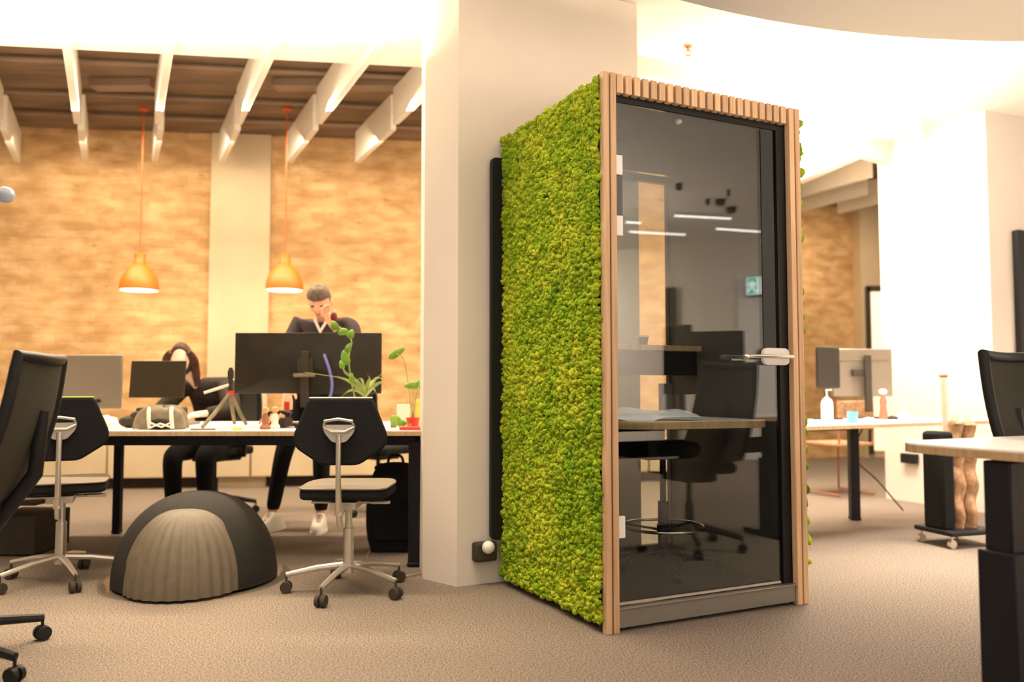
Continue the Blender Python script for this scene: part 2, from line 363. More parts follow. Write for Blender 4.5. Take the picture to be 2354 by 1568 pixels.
# white ceiling at HS with its outline
E0 = P(0, 105, h=HS); E1 = P(975, 155, h=HS); ed = (E1 - E0).normalized()
e_l = E0 - ed * 3.5; e_r = E1 + ed * 1.9
K1 = P(1960, 302, h=HS); K2 = P(1858, 352, h=HS)
poly = [(-7.5, -3.5), (8.5, -3.5), (8.5, 8.2), (3.45, 7.5), (3.3, 7.25), (K1.x, K1.y), (K2.x, K2.y), (K2.x - 0.1, K2.y + 0.5), (1.6, 7.9), (1.35, 6.0), (e_r.x, e_r.y), (e_l.x, e_l.y), (-7.5, e_l.y)]
struct(MB().prism(poly, HS, HS + 0.08).build('ceiling', 'white', smooth=False))
# fascia closing the step from the white ceiling up to the raw one
mb = MB()
mx = Matrix.Translation((e_l.x, e_l.y, 0)) @ Matrix.Rotation(math.atan2(ed.y, ed.x), 4, 'Z')
mb.prism([(0, -0.06), (9.2, -0.06), (9.2, -0.01), (0, -0.01)], HS + 0.082, HC - 0.002, mx)
struct(mb.build('trim_3', 'white', smooth=False))
# dropped bulkhead right of the booth
kd = (K2 - K1).normalized(); kn = Vector((kd.y, -kd.x, 0))
if kn.x < 0: kn = -kn
k3 = K2 + kd * 0.5
struct(MB().prism([(K1.x, K1.y), (K1.x + kn.x * .1, K1.y + kn.y * .1), (k3.x + kn.x * .1, k3.y + kn.y * .1), (k3.x, k3.y)], 2.93, HS - 0.002).build('trim_4', 'wall', smooth=False))
g = P(2022, 338, h=HS)
struct(MB().prism([(K1.x + .11, K1.y - .02), (g.x + .3, g.y - .02), (g.x + .3, g.y + .08), (K1.x + .11, K1.y + .08)], 2.93, HS - 0.002).build('trim_5', 'wall', smooth=False))
# downstand beam from the pillar to the right
b0 = P(1478, 131, h=HS) + U * -0.05
struct(MB().prism([(b0.x, b0.y), (b0.x + U.x * 2.75, b0.y + U.y * 2.75), (b0.x + U.x * 2.75 + V.x * .3, b0.y + U.y * 2.75 + V.y * .3), (b0.x + V.x * .3, b0.y + V.y * .3)], 3.03, HS - 0.002).build('trim_6', 'wall', smooth=False))
# lowered round ceiling, its edge through three sighted points
q1, q2, q3 = [P(x, y, h=HD) for x, y in ((2354, 95), (1900, 67), (1562, 0))]
def circle(a, b, c):
    ax, ay, bx, by, cx, cy = a.x, a.y, b.x, b.y, c.x, c.y
    D = 2 * (ax * (by - cy) + bx * (cy - ay) + cx * (ay - by))
    ux = ((ax * ax + ay * ay) * (by - cy) + (bx * bx + by * by) * (cy - ay) + (cx * cx + cy * cy) * (ay - by)) / D
    uy = ((ax * ax + ay * ay) * (cx - bx) + (bx * bx + by * by) * (ax - cx) + (cx * cx + cy * cy) * (bx - ax)) / D
    return Vector((ux, uy, 0)), math.hypot(ax - ux, ay - uy)
dc, dr = circle(q1, q2, q3)
N = 160
ring = [(dc.x + dr * math.cos(2 * pi * k / N), dc.y + dr * math.sin(2 * pi * k / N)) for k in range(N)]
struct(MB().prism(ring, HD, HD + 0.09).build('ceiling_disc', 'disc', smooth=False))
shield_lip = [(dc.x + (dr - .01) * math.cos(2 * pi * k / 240), dc.y + (dr - .01) * math.sin(2 * pi * k / 240), HD + .12) for k in range(240)]  # upstand added to keep the strip's light off the pillar
struct(MB().tube(shield_lip, .045, 6, closed=True).build('trim_7', 'disc'))
# light strip lying on the disc, set back from its edge
pts = [(dc.x + (dr - .28) * math.cos(math.radians(t)), dc.y + (dr - .28) * math.sin(math.radians(t)), HD + 0.11) for t in range(40, 165, 3)]
m_strip = mat('cove_strip', (1, 1, 1), 0.5, var=0.01, emis=WARM, estr=36.0)
tag(MB().tube(pts, 0.018, 8).build('cove_light', m_strip), 'warm light strip hidden on top of the round lowered ceiling', 'light strip')
# pillars
pb = P(1050, 1349, h=0); pa = P(971, 1330, h=0); pc = pb + U * 1.09; pd = pc + V * 0.42
pe = Vector((pa.x + V.x * .35 + .1, pa.y + V.y * .35, 0))
struct(MB().prism([(pa.x, pa.y), (pb.x, pb.y), (pc.x, pc.y), (pd.x, pd.y), (pe.x, pe.y)], 0, HS - 0.001).build('wall_pillar', 'wall', smooth=False))
ra = P(2037, 1146, h=0); rb = Vector((3.72, 6.32, 0)); rc = rb + U * 3.0; rd = rc + V * .8
struct(MB().prism([(ra.x, ra.y), (rb.x, rb.y), (rc.x, rc.y), (rd.x, rd.y), (ra.x + .4, ra.y + .2)], 0, HS - 0.001).build('wall_pillar_right', 'wall', smooth=False))
# cream end wall with its dark framed window, far right
wall('wall_end', (4.86, 11.3), (5.75, 11.45), HC, 'cream', 0.2)
wx = P(1992, 650, Y=11.27)
wn = MB().box((0.02, 0, 1.15), (0.06, .05, 2.3)).box((0.4, 0, 2.28), (0.8, .05, 0.08)).box((0.4, 0, 1.45), (0.06, .05, .08)).build('window_1', 'skirting', bevel=0.004)
wn.location = (wx.x - .01, 11.26, 0.05); struct(wn)
wp = MB().box((0.42, 0.012, 1.15), (0.72, .01, 2.2)).build('window_pane', 'window', wn, smooth=False)
# side and rear walls, met in the booth glass
wall('wall_right', (8.2, 9.0), (8.2, -4.0), HC, 'wall')
wall('wall_rear', (8.2, -3.4), (-1.0, -4.2), HC, 'wall')

# ceiling fins: near row and far row
gfin = 'white ceiling fins above the desks'
def fin(p0, L, h0, h1, label):
    o = MB().box((L / 2, 0, (h1 - h0) / 2), (L, 0.05, h1 - h0)).build('ceiling_fin', 'fin', bevel=0.003)
    o.location = (p0.x, p0.y, h0); o.rotation_euler = (0, 0, math.atan2(V.y, V.x)); return tag(o, label, 'ceiling fin', gfin)
names = ['leftmost', 'second from the left', 'third from the left', 'fourth from the left', 'fifth from the left', 'sixth from the left', 'seventh, by the pillar']
HB = 3.12
for i, (xn, xf) in enumerate(((-2, 40), (178, 196), (362, 356), (549, 510), (732, 666), (908, 822), (1085, 975))):
    pf = P(xf, 374, h=HB); pn = P(xn, 287, h=HB)
    Lf = 1.12; Ln = 1.75
    fin(pf - V * Lf, Lf, HB, HB + 0.30, f'white ceiling fin in the rear row, {names[i]}')
    fin(pn - V * Ln, Ln - .02, HB, HB + 0.30, f'white ceiling fin in the front row, {names[i]}')
for i, (px, py, lab) in enumerate(((1866, 446, 'nearest of three'), (1866, 480, 'middle of three'), (1928, 491, 'farthest of three'))):
    q = P(px, py, h=HB); o = fin(q - V * 0.1, 0.1, HB, HB + .3, ''); bpy.data.objects.remove(o)
    o = fin(P(px, py, h=HB) - V * 2.2 + V * (1.4 if i < 2 else 0), 2.2, HB, HB + .3, f'white ceiling fin seen right of the booth, {lab}')
# conduits under the raw ceiling
for i, (h, yy, lab) in enumerate(((3.468, 6.2, 'nearest the camera'), (3.468, 6.95, 'in the middle'), (3.468, 7.5, 'nearest the brick wall'))):
    tag(MB().tube([(-5.8, yy - .35, h), (-3.2, yy - .05, h), (-3.2 + .02, yy - .05, h), (-0.2, yy + .35, h)], 0.022, 8).build('conduit', 'pipe'),
        f'thin grey conduit under the raw ceiling, the one {lab}', 'pipe', 'conduits under the raw ceiling')
for i, (x, y, lx, lab) in enumerate(((-4.6, 6.6, .5, 'left'), (-3.2, 6.6, .5, 'middle'), (-1.4, 6.6, 1.1, 'right'))):
    tag(MB().box((x, y, 3.46), (lx, .14, .07)).build('cable_tray', 'pipe', bevel=.004), f'brownish metal cable tray under the raw ceiling, {lab} of three', 'cable tray', 'cable trays')

# sprinkler on the white ceiling
sp = P(1582, 106, h=HS)
t = thing('sprinkler', 'small brass sprinkler head on the white ceiling above the booth', 'sprinkler', (sp.x, sp.y, HS - 0.001))
MB().lathe([(.001, 0), (.028, 0), (.026, -.008), (.001, -.008)], n=20).build('rosette', 'brass', t)
MB().cyl((0, 0, -.006), (0, 0, -.03), .009).tube([(-.016, 0, -.03), (-.018, 0, -.045), (0, 0, -.058)], .003, 6).tube([(.016, 0, -.03), (.018, 0, -.045), (0, 0, -.058)], .003, 6).box((0, 0, -.03), (.036, .008, .006)).lathe([(.001, -.058), (.02, -.058), (.022, -.061), (.001, -.062)], n=16).build('head', 'brass', t)

# ------------------------------------------------------------------ booth
BO = P(1388, 1459, h=0)
W_, D_, H_ = 1.08, 0.935, 2.27
booth = thing('phone_booth', 'tall office phone booth with green moss sides, oak slats and a glass door', 'phone booth', (BO.x, BO.y, 0), RZ)
def moss_panel(x, out, name, n, y0, y1, flip):
    """lumpy reindeer moss over a backing, one mesh"""
    bm = bmesh.new(); bmesh.ops.create_icosphere(bm, subdivisions=2, radius=1.0)
    bv = np.array([v.co[:] for v in bm.verts]); bf = np.array([[v.index for v in f.verts] for f in bm.faces]); bm.free()
    nv, nf = len(bv), len(bf)
    # jittered grid so that the cover is even
    ny = int(round(math.sqrt(n * (y1 - y0) / 2.2))); nz = n // ny
    Y, Z = np.meshgrid(np.linspace(y0 + .006, y1 - .006, ny), np.linspace(0.045, H_ - 0.035, nz)); Y = Y.ravel(); Z = Z.ravel(); n = len(Y)
    sp_ = (y1 - y0) / ny
    Y = Y + rng.uniform(-.55, .55, n) * sp_; Z = Z + rng.uniform(-.55, .55, n) * sp_
    r = rng.uniform(.55, 1.25, n) * sp_ * 0.92
    dep = np.array([noise.noise(Vector((y * 9, z * 9, x))) for y, z in zip(Y, Z)]) * .010 + rng.uniform(-.004, .010, n)
    X = x + out * (0.012 + dep)
    # lumps: directional noise per blob
    vs = np.empty((n, nv, 3)); col = np.empty((n, nv, 4))
    ph = rng.uniform(0, 2 * pi, (n, 6)); fr = rng.normal(0, 2.6, (n, 6, 3))
    base = np.array([[.215, .370, .011], [.325, .460, .018], [.500, .560, .034], [.110, .250, .007]])
    for i0 in range(0, n, 500):
        sl = slice(i0, min(n, i0 + 500)); k = sl.stop - sl.start
        ph_ = np.einsum('kij,vj->kvi', fr[sl], bv) + ph[sl][:, None, :]
        rad = 1 + 0.13 * np.sin(ph_).sum(2)
        vs[sl] = bv[None] * rad[..., None] * r[sl][:, None, None] * np.array([1.1, 1, 1])
    vs[..., 0] += X[:, None]; vs[..., 1] += Y[:, None]; vs[..., 2] += Z[:, None]
    big = np.array([noise.noise(Vector((y * 3.2 + 5, z * 3.2, 1.7))) for y, z in zip(Y, Z)])
    mid = np.array([noise.noise(Vector((y * 14 + 5, z * 14, 4.7))) for y, z in zip(Y, Z)])
    t = np.clip(1.05 + 1.0 * big + 1.1 * mid + rng.normal(0, .35, n), -1, 2)
    c = np.where((t < 0)[:, None], base[0] + (base[3] - base[0]) * np.clip(-t, 0, 1)[:, None],
        np.where((t < 1)[:, None], base[0] + (base[1] - base[0]) * np.clip(t, 0, 1)[:, None], base[1] + (base[2] - base[1]) * np.clip(t - 1, 0, 1)[:, None]))
    c = c * rng.uniform(.82, 1.15, (n, 1))
    col[..., :3] = c[:, None, :]; col[..., 3] = 1
    faces = (bf[None] + (np.arange(n) * nv)[:, None, None]).reshape(-1, 3)
    V_ = vs.reshape(-1, 3); C_ = col.reshape(-1, 4)
    # backing sheet
    bk = np.array([[x, y0, .03], [x, y1, .03], [x, y1, H_ - .02], [x, y0, H_ - .02]]); o = len(V_)
    V_ = np.vstack([V_, bk]); C_ = np.vstack([C_, np.tile([.03, .06, .005, 1], (4, 1))])
    me = bpy.data.meshes.new(name)
    me.vertices.add(len(V_)); me.vertices.foreach_set('co', V_.ravel().astype(np.float32))
    nl = len(faces) * 3 + 4; me.loops.add(nl); me.polygons.add(len(faces) + 1)
    me.loops.foreach_set('vertex_index', np.concatenate([faces.ravel(), [o, o + 1, o + 2, o + 3]]).astype(np.int32))
    me.polygons.foreach_set('loop_start', np.arange(len(faces) + 1, dtype=np.int32) * 3)
    me.update(calc_edges=True); me.validate()
    at = me.color_attributes.new('tone', 'FLOAT_COLOR', 'POINT'); at.data.foreach_set('color', C_.ravel().astype(np.float32))
    me.polygons.foreach_set('use_smooth', [True] * len(me.polygons)); me.materials.append(M['moss'])
    ob = bpy.data.objects.new(name, me); COL.objects.link(ob); ob.parent = booth; return ob
moss_panel(0.012, -1, 'moss_panel', 11500, 0.015, D_ - 0.0, False)
moss_panel(W_ + 0.004, 1, 'moss_panel', 3200, 0.03, D_ - 0.0, True)
# shell
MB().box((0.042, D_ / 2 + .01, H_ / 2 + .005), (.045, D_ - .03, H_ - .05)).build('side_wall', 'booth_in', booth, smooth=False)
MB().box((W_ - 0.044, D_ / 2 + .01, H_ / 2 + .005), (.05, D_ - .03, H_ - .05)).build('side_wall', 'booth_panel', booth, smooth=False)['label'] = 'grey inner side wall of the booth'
MB().box((W_ / 2, D_ / 2, 2.21), (W_ - .06, D_ - .04, .085)).build('roof_panel', 'booth_in', booth, smooth=False)
MB().box((W_ / 2, D_ / 2, 0.055), (W_ - .06, D_ - .06, .05)).build('base_floor', 'booth_in', booth, smooth=False)
# vent slots in the inner ceiling: one perforated strip of short angled slots
for r_ in range(4):
    mb = MB()
    for k in range(8):
        mb.box((0.16 + k * .042 + r_ * -.012, 0.30 + r_ * .085, 2.1665), (.010, .035, .002), Matrix.Rotation(.5, 4, 'Z'))
    mb.build('vent_slot_row', 'vent', booth, smooth=False)
MB().ball((0.47, 0.10, 2.158), (.016, .016, .012)).build('ceiling_sensor', 'whitep', booth)
# back window
bf = MB().box((W_ / 2, D_ - .035, 2.13), (W_ - .13, .035, .04)).box((W_ / 2, D_ - .03, .10), (W_ - .13, .035, .05)).box((.075, D_ - .03, 1.12), (.02, .035, 2.05)).box((W_ - .082, D_ - .035, 1.12), (.008, .035, 2.05)).build('window_frame', 'booth_frame', booth, bevel=.002)
MB().box((W_ / 2, D_ - .03, 1.115), (W_ - .165, .008, 1.99)).build('window_pane', 'backglass', bf, smooth=False)
# oak slats
def slat(x0, x1, z0, z1, y=0.0, nm='post_slat'):
    o = MB().box((0, 0, 0), (x1 - x0, .032, z1 - z0)).build(nm, 'oak', booth, bevel=.0025)
    o.location = ((x0 + x1) / 2, y, (z0 + z1) / 2); return o
for x0, x1 in ((0.004, 0.0315), (0.0385, 0.066), (1.014, 1.043), (1.050, 1.079)): slat(x0, x1, 0.0, H_)
NS = 22; x0 = 0.0715; x1 = 1.008; pit = (x1 - x0) / NS
for k in range(NS): slat(x0 + k * pit, x0 + k * pit + pit * .72, 2.19, H_, nm='header_slat')
MB().box((W_ / 2, .026, 2.226), (W_ - .012, .02, .085)).box((.035, .026, H_ / 2), (.062, .02, H_ - .01)).box((1.045, .026, H_ / 2), (.062, .02, H_ - .01)).box((W_ / 2, .028, 2.172), (W_ - .13, .03, .022)).box((.985, .03, 1.12), (.05, .03, 2.1)).build('front_frame', 'booth_frame', booth, bevel=.002)
MB().box((.54, .004, .052), (.945, .02, .072)).box((.54, .01, .0915), (.945, .05, .006)).build('plinth', 'steel', booth, bevel=.0015)
for x, y in ((.05, .03), (1.0, .05), (.05, .88), (1.0, .88)): MB().cyl((x, y, 0), (x, y, .035), .016).build('foot', 'whitep', booth)
# glass door
door = MB().box((.507, .022, 1.128), (.87, .010, 2.062)).build('door', 'doorglass', booth, smooth=False)
door['label'] = 'clear glass door'
MB().box((.902, .0145, 1.64), (.072, .003, 1.035)).build('door_stile', 'stile', door, bevel=.0008)
MB().box((.507, .0145, .106), (.87, .004, .010)).build('bottom_seal', 'satin', door)
MB().box((.088, .0142, 1.765), (.048, .008, .175)).build('door_closer', mat('closer_grey', (.085, .085, .082), .5, var=.05), door, bevel=.003)
for z0, z1 in ((1.852, 1.935), (1.598, 1.682), (.368, .456)):
    MB().box((.086, .010, (z0 + z1) / 2), (.042, .018, z1 - z0)).build('hinge', 'whitep', door, bevel=.003)
hd = MB().prism(rounded([(.845, 1.075), (1.0, 1.075), (1.0, 1.152), (.845, 1.152)], .03), -.012, .006, Matrix(((1, 0, 0, 0), (0, 0, -1, 0.0), (0, 1, 0, 0), (0, 0, 0, 1)))).build('handle_plate', 'whitep', door, bevel=.002)
MB().tube(bez([(.975, 0, 1.112), (.975, -.05, 1.112), (.94, -.058, 1.112), (.86, -.058, 1.112), (.76, -.050, 1.112), (.705, -.05, 1.110)], 6), .0085, 12).ball((.705, -.05, 1.110), .014).build('lever', 'chrome', hd)
MB().tube(bez([(.975, .03, 1.10), (.975, .065, 1.10), (.9, .072, 1.10), (.72, .07, 1.098)], 6), .008, 10).build('inner_lever', 'chrome', hd)
# inside: raised shelf, worktop, light
MB().box((.53, .74, 1.175), (.92, .28, .028)).build('shelf', 'edge', booth, bevel=.002)
MB().box((.53, .65, 1.098), (.92, .02, .124)).build('shelf_panel', 'booth_frame', booth, bevel=.002)
wt = rounded([(.067, .87), (.067, .40), (.36, .16), (.60, .13), (.98, .09), (.98, .87)], .08)
MB().prism(wt, .822, .824).build('worktop', 'desk', booth, smooth=False)
MB().prism(wt, .790, .822).build('worktop_edge', 'edge', booth, smooth=False)
MB().box((.53, .62, .71), (.10, .5, .15)).box((.53, .84, .45), (.10, .06, .72)).build('worktop_bracket', 'booth_frame', booth, bevel=.004)
sl = bpy.data.lights.new('booth_spot', 'SPOT'); sl.energy = 12; sl.color = NEUT; sl.spot_size = 2.2; sl.spot_blend = .6; sl.shadow_soft_size = .02
so = bpy.data.objects.new('booth_spot', sl); COL.objects.link(so); so.parent = booth; so.location = (.47, .10, 2.13); so.rotation_euler = (.35, 0, 0)
def BL(x, y, z): q = Vector((BO.x, BO.y, 0)) + U * x + V * y; return Vector((q.x, q.y, z))
# sheet lying over the left end of the worktop
def sheet(u, v):
    x = .075 + u * .56; y = .155 + (1 - u) * .20 + v * .42
    z = .835 + .012 * math.sin(u * 9 + v * 4) + .018 * (noise.noise(Vector((u * 5, v * 4, 2))) + .5) + .02 * math.sin(v * pi)
    if v < .12: z -= (.12 - v) * .10
    return (x, y, max(z, .827 if v > .1 else .80))
t = tag(MB().grid(sheet, 30, 20).build('plastic_sheet', 'wrapblue', solid=.002), 'crumpled pale blue sheet spread over the left end of the booth worktop', 'sheet')
t.location = (BO.x, BO.y, 0); t.rotation_euler = (0, 0, RZ)
# small things on the booth shelf and worktop
def bt(name, label, cat, x, y, z): q = BL(x, y, z); return thing(name, label, cat, q, RZ)
t = bt('paper_cup', 'small white rimmed cup on the shelf inside the booth', 'cup', .72, .74, 1.189)
MB().lathe([(.001, 0), (.02, 0), (.028, .05), (.026, .05), (.018, .004)], n=20).build('body', 'skirting', t)
MB().lathe([(.026, .045), (.030, .047), (.030, .056), (.001, .056)], n=20).build('rim', 'whitep', t)
t = bt('notebook_holder', 'dark grey rounded organiser standing on the worktop inside the booth', 'organiser', .80, .66, .824)
MB().prism(rounded([(-.035, -.02), (.035, -.02), (.035, .02), (-.035, .02)], .012), 0, .17).build('shell', 'booth_panel', t, bevel=.003)

# stool inside the booth
def casters(root, r, z, m, leg_m, n=5, a0=0.3, hub=.03, rise=.03, cr=.028, legr=.013):
    for k in range(n):
        a = a0 + 2 * pi * k / n; ca, sa = math.cos(a), math.sin(a)
        lg = MB().tube([(ca * .02, sa * .02, z + rise), (ca * r * .5, sa * r * .5, z + rise * .7), (ca * r, sa * r, z)], [legr * 1.25, legr * 1.1, legr * .85], 8).build('leg', leg_m, root)
        c = MB().cyl((ca * r, sa * r, z), (ca * r, sa * r, cr * 1.6), .006, n=8)
        tx, ty = -sa, ca
        for s in (-1, 1):
            q = Vector((ca * r, sa * r, cr)) ; c.cyl(q + Vector((tx, ty, 0)) * s * .006, q + Vector((tx, ty, 0)) * s * .024, cr, cr * .92, n=18)
        c.box((ca * r, sa * r, cr * 1.5), (.03, .03, .02), Matrix.Rotation(a, 4, 'Z')).build('caster', m, lg, bevel=.001)
q = BL(.66, .50, .08)
st = thing('drafting_stool', 'black drafting stool with a chrome foot ring inside the glass booth', 'stool', q, RZ + .2)
casters(st, .25, .07, 'black', 'blackmetal', a0=.35)
MB().cyl((0, 0, .07), (0, 0, .34), .026).cyl((0, 0, .34), (0, 0, .56), .015).build('column', 'blackmetal', st)
MB().tube([(.2 * math.cos(2 * pi * k / 40), .2 * math.sin(2 * pi * k / 40), .22) for k in range(40)], .0075, 10, closed=True).build('foot_ring', 'chrome', st)
MB().tube([(0, 0, .20), (.2, 0, .22)], .006).tube([(0, 0, .20), (-.1, .17, .22)], .006).tube([(0, 0, .20), (-.1, -.17, .22)], .006).cyl((0, 0, .18), (0, 0, .23), .032).build('ring_spokes', 'black', st)
MB().lathe([(.001, .555), (.15, .555), (.18, .575), (.185, .60), (.17, .625), (.10, .635), (.001, .635)], n=36).build('seat', 'fabric', st)

# ------------------------------------------------------------------ chairs
def task_chair(label, loc, rz, a0, top='strap'):
    """low task chair seen from behind: hexagonal back on a bar, metal star base; faces +y"""
    t = thing('task_chair', label, 'chair', loc, rz, 'task chairs with hexagonal backs')
    hexa = rounded([(-.145, .14), (.145, .14), (.215, -.03), (.205, -.085), (.085, -.165), (-.085, -.165), (-.205, -.085), (-.215, -.03)], .025, 4)
    mx = Matrix.Translation((0, -.21, .785)) @ Matrix.Rotation(pi / 2, 4, 'X')
    b = MB().prism(hexa, -.022, .022, mx).build('backrest', 'fabric', t, bevel=.010)
    MB().box((0, -.21, .927), (.285, .036, .006)).build('top_piping', top, b, bevel=.002)
    MB().prism(rounded([(-.075, .035), (.075, .035), (.068, .0), (.03, -.045), (-.03, -.045), (-.068, 0)], .015, 4), 0, .012, Matrix.Translation((0, -.235, .77)) @ Matrix.Rotation(pi / 2, 4, 'X')).tube([(-.068, -.252, .80), (-.062, -.262, .822), (0, -.27, .832), (.062, -.262, .822), (.068, -.252, .80)], .007, 8).tube([(-.068, -.252, .795), (-.03, -.262, .775), (.03, -.262, .775), (.068, -.252, .795)], .008, 8).build('back_bracket', 'satin', t)
    MB().tube([(0, -.252, .76), (0, -.255, .60), (0, -.235, .42), (0, -.20, .345)], [.013, .012, .015, .014], 12).cyl((0, -.225, .395), (0, -.225, .435), .02).build('back_bar', 'satin', t)
    MB().prism(rounded([(-.20, -.19), (.20, -.19), (.215, .1), (.18, .23), (-.18, .23), (-.215, .1)], .06), .455, .505).build('seat', 'fabric', t, bevel=.015)
    MB().prism(rounded([(-.203, -.195), (.203, -.195), (.218, .1), (.18, .235), (-.18, .235), (-.218, .1)], .06), .503, .512).build('seat_piping', 'silver', t, bevel=.003)
    MB().box((0, -.02, .425), (.12, .26, .035)).tube([(-.18, 0, .425), (.18, 0, .425)], .009).tube([(0, -.22, .38), (0, -.1, .415)], .010).build('mechanism', 'satin', t, bevel=.006)
    MB().box((.155, -.02, .425), (.09, .03, .014)).build('lever', 'satin', t, bevel=.003)
    MB().cyl((0, 0, .09), (0, 0, .30), .027, .025).cyl((0, 0, .30), (0, 0, .42), .017).build('column', 'satin', t)
    casters(t, .29, .085, 'skirting', 'satin', a0=a0, rise=.04)
    return t
c1 = P(800, 1330, h=0.06)
task_chair('black task chair with a pale top edge before the right end of the desk', (-0.785, 3.97, 0), 0.0, -pi / 2 - .22)
task_chair('black task chair with a lime green top edge at the left end of the desk', (-2.27, 4.16, 0), 0.42, -pi / 2 - .95, top='lime')

def mesh_chair(label, loc, rz, a0=.2, tilt=.20, arms=True, hb=.60, lr=.31):
    """tall black mesh office chair; faces +y"""
    t = thing('office_chair', label, 'chair', loc, rz, 'black mesh office chairs')
    mx = Matrix.Translation((0, -.23, .50)) @ Matrix.Rotation(tilt, 4, 'X')
    def pan(u, v, w0=.225, w1=.19, dy=0.0):
        x = (u * 2 - 1) * (w0 + (w1 - w0) * v); return mx @ Vector((x, .035 * (abs(u * 2 - 1) ** 2) + dy - .03 * math.sin(v * pi), .05 + v * hb))
    MB().grid(lambda u, v: pan(u, v), 10, 12).build('mesh_back', 'mesh', t, solid=.008)
    fr = [pan(0, k / 12) for k in range(13)] + [pan(k / 6, 1) for k in range(1, 6)] + [pan(1, 1 - k / 12) for k in range(13)] + [pan(1 - k / 6, 0) for k in range(1, 6)]
    MB().tube(fr, .020, 10, closed=True).build('back_frame', 'black', t)
    MB().tube([mx @ Vector((0, -.03, .42)), mx @ Vector((0, -.075, .20)), (0, -.20, .44), (0, -.05, .43)], [.022, .026, .026, .03], 10).build('back_support', 'black', t)
    MB().prism(rounded([(-.23, -.2), (.23, -.2), (.24, .12), (.2, .26), (-.2, .26), (-.24, .12)], .07), .46, .52).build('seat', 'fabric', t, bevel=.018)
    MB().box((0, 0, .435), (.22, .26, .045)).build('mechanism', 'black', t, bevel=.01)
    if arms:
        for s in (-1, 1):
            a = MB().tube([(s * .14, 0, .44), (s * .27, 0, .46), (s * .28, 0, .66)], [.018, .018, .016], 10).build('armrest', 'black', t)
            MB().box((s * .28, .03, .675), (.075, .25, .026)).build('arm_pad', 'black', a, bevel=.01)
    MB().cyl((0, 0, .09), (0, 0, .28), .028).cyl((0, 0, .28), (0, 0, .42), .016).build('column', 'black', t)
    casters(t, lr, .085, 'black', 'black', a0=a0, rise=.05, legr=.018)
    return t
mesh_chair('black mesh office chair leaning back at the left edge of the photo', (-2.05, 2.87, 0), math.radians(99), a0=-.27 - math.radians(99), tilt=.29, hb=.55, lr=.42)
mesh_chair('dark mesh office chair pushed in at the near right desk', (2.12, 2.83, 0), pi + RZ, tilt=.30, hb=.57, arms=False)
mesh_chair('grey mesh office chair the seated person sits in', (-2.27, 6.28, 0), pi - .35, tilt=.12, hb=.46)
mesh_chair('black mesh office chair behind the standing person', (-1.05, 6.45, 0), pi + .9, tilt=.12, arms=False, hb=.42)
# ------------------------------------------------------------------ desks
def desk(name, label, poly, h, legs, th=.028, rz=0, legw=.06, rail=None, r=.04):
    t = thing('desk', label, 'desk', (0, 0, 0), 0, None)
    pp = rounded(poly, r)
    MB().prism(pp, h - .006, h).build('tabletop', 'desk', t, smooth=False)
    MB().prism(pp, h - th, h - .006).build('table_edge', 'edge', t, smooth=False)
    for x, y, w in legs:
        MB().box((x, y, (h - th - .04) / 2 + .01), (w, w, h - th - .05)).box((x, y, .015), (w * 1.1, w * 1.1, .02)).build('leg', 'blackmetal', t, bevel=.004)
    xs = [l[:2] for l in legs]
    mb = MB()
    for i, (a, b) in enumerate(rail or []):
        p = Vector((*legs[a][:2], h - th - .03)); q = Vector((*legs[b][:2], h - th - .03)); dd = q - p
        mb.box((p + q) / 2, (dd.length, .045, .05), Matrix.Rotation(math.atan2(dd.y, dd.x), 4, 'Z'))
    if rail: mb.build('frame_rail', 'blackmetal', t, bevel=.003)
    return t
dl = desk('desk', 'long white desk with a wooden edge on black legs before the brick wall', [(-4.2, 4.40), (-0.30, 4.45), (-0.30, 5.62), (-4.2, 5.6)], .74,
     [(-0.53, 4.52, .07), (-0.53, 5.52, .06), (-2.63, 5.5, .05), (-4.1, 4.5, .06)], rail=[(0, 1), (0, 3), (1, 2)])
D1 = Vector((1.62, 4.88, 0)); D2 = Vector((3.66, 6.0, 0))
du = (D2 - D1).normalized(); dv = Vector((-du.y, du.x, 0))
def dq(s, t): q = D1 + du * s + dv * t; return (q.x, q.y)
desk('desk', 'white desk with a wooden edge right of the booth, monitors on it', [dq(0, 0), dq(2.25, 0), dq(2.1, .5), dq(0, .9)], .74, [(*dq(.25, .75), .05), (*dq(1.35, .60), .065), (*dq(.15, .1), .03)], rail=[(0, 1)])
NC = Vector((1.22, 2.68, 0))
def ndp(a, b): q = NC + U * a - V * b; return (q.x, q.y)
nd = desk('desk', 'near white desk with a rounded corner at the right edge of the photo', [ndp(0, 0), ndp(0, .8), ndp(1.7, .8), ndp(1.7, 0)], .80, [], r=.16, th=.03)
for a, b in ((.055, .36), (1.62, .36)):
    x, y = ndp(a, b); rot = Matrix.Rotation(RZ, 4, 'Z')
    MB().box((x, y, .60), (.082, .082, .33), rot).box((x, y, .27), (.112, .112, .48), rot).box((x, y, .02), (.11, .42, .035), rot).build('leg', 'blackmetal', nd, bevel=.005)
x, y = ndp(.84, .36)
MB().box((x, y, .735), (1.5, .08, .05), Matrix.Rotation(RZ, 4, 'Z')).box((x, y, .60), (1.5, .04, .10), Matrix.Rotation(RZ, 4, 'Z')).build('frame_rail', 'blackmetal', nd, bevel=.004)
DT = .7405
# ------------------------------------------------------------------ things on the left desk
def on(px, Y, z=DT):
    return Vector(((px - 1177) / F * Y * 1.0, Y, z))
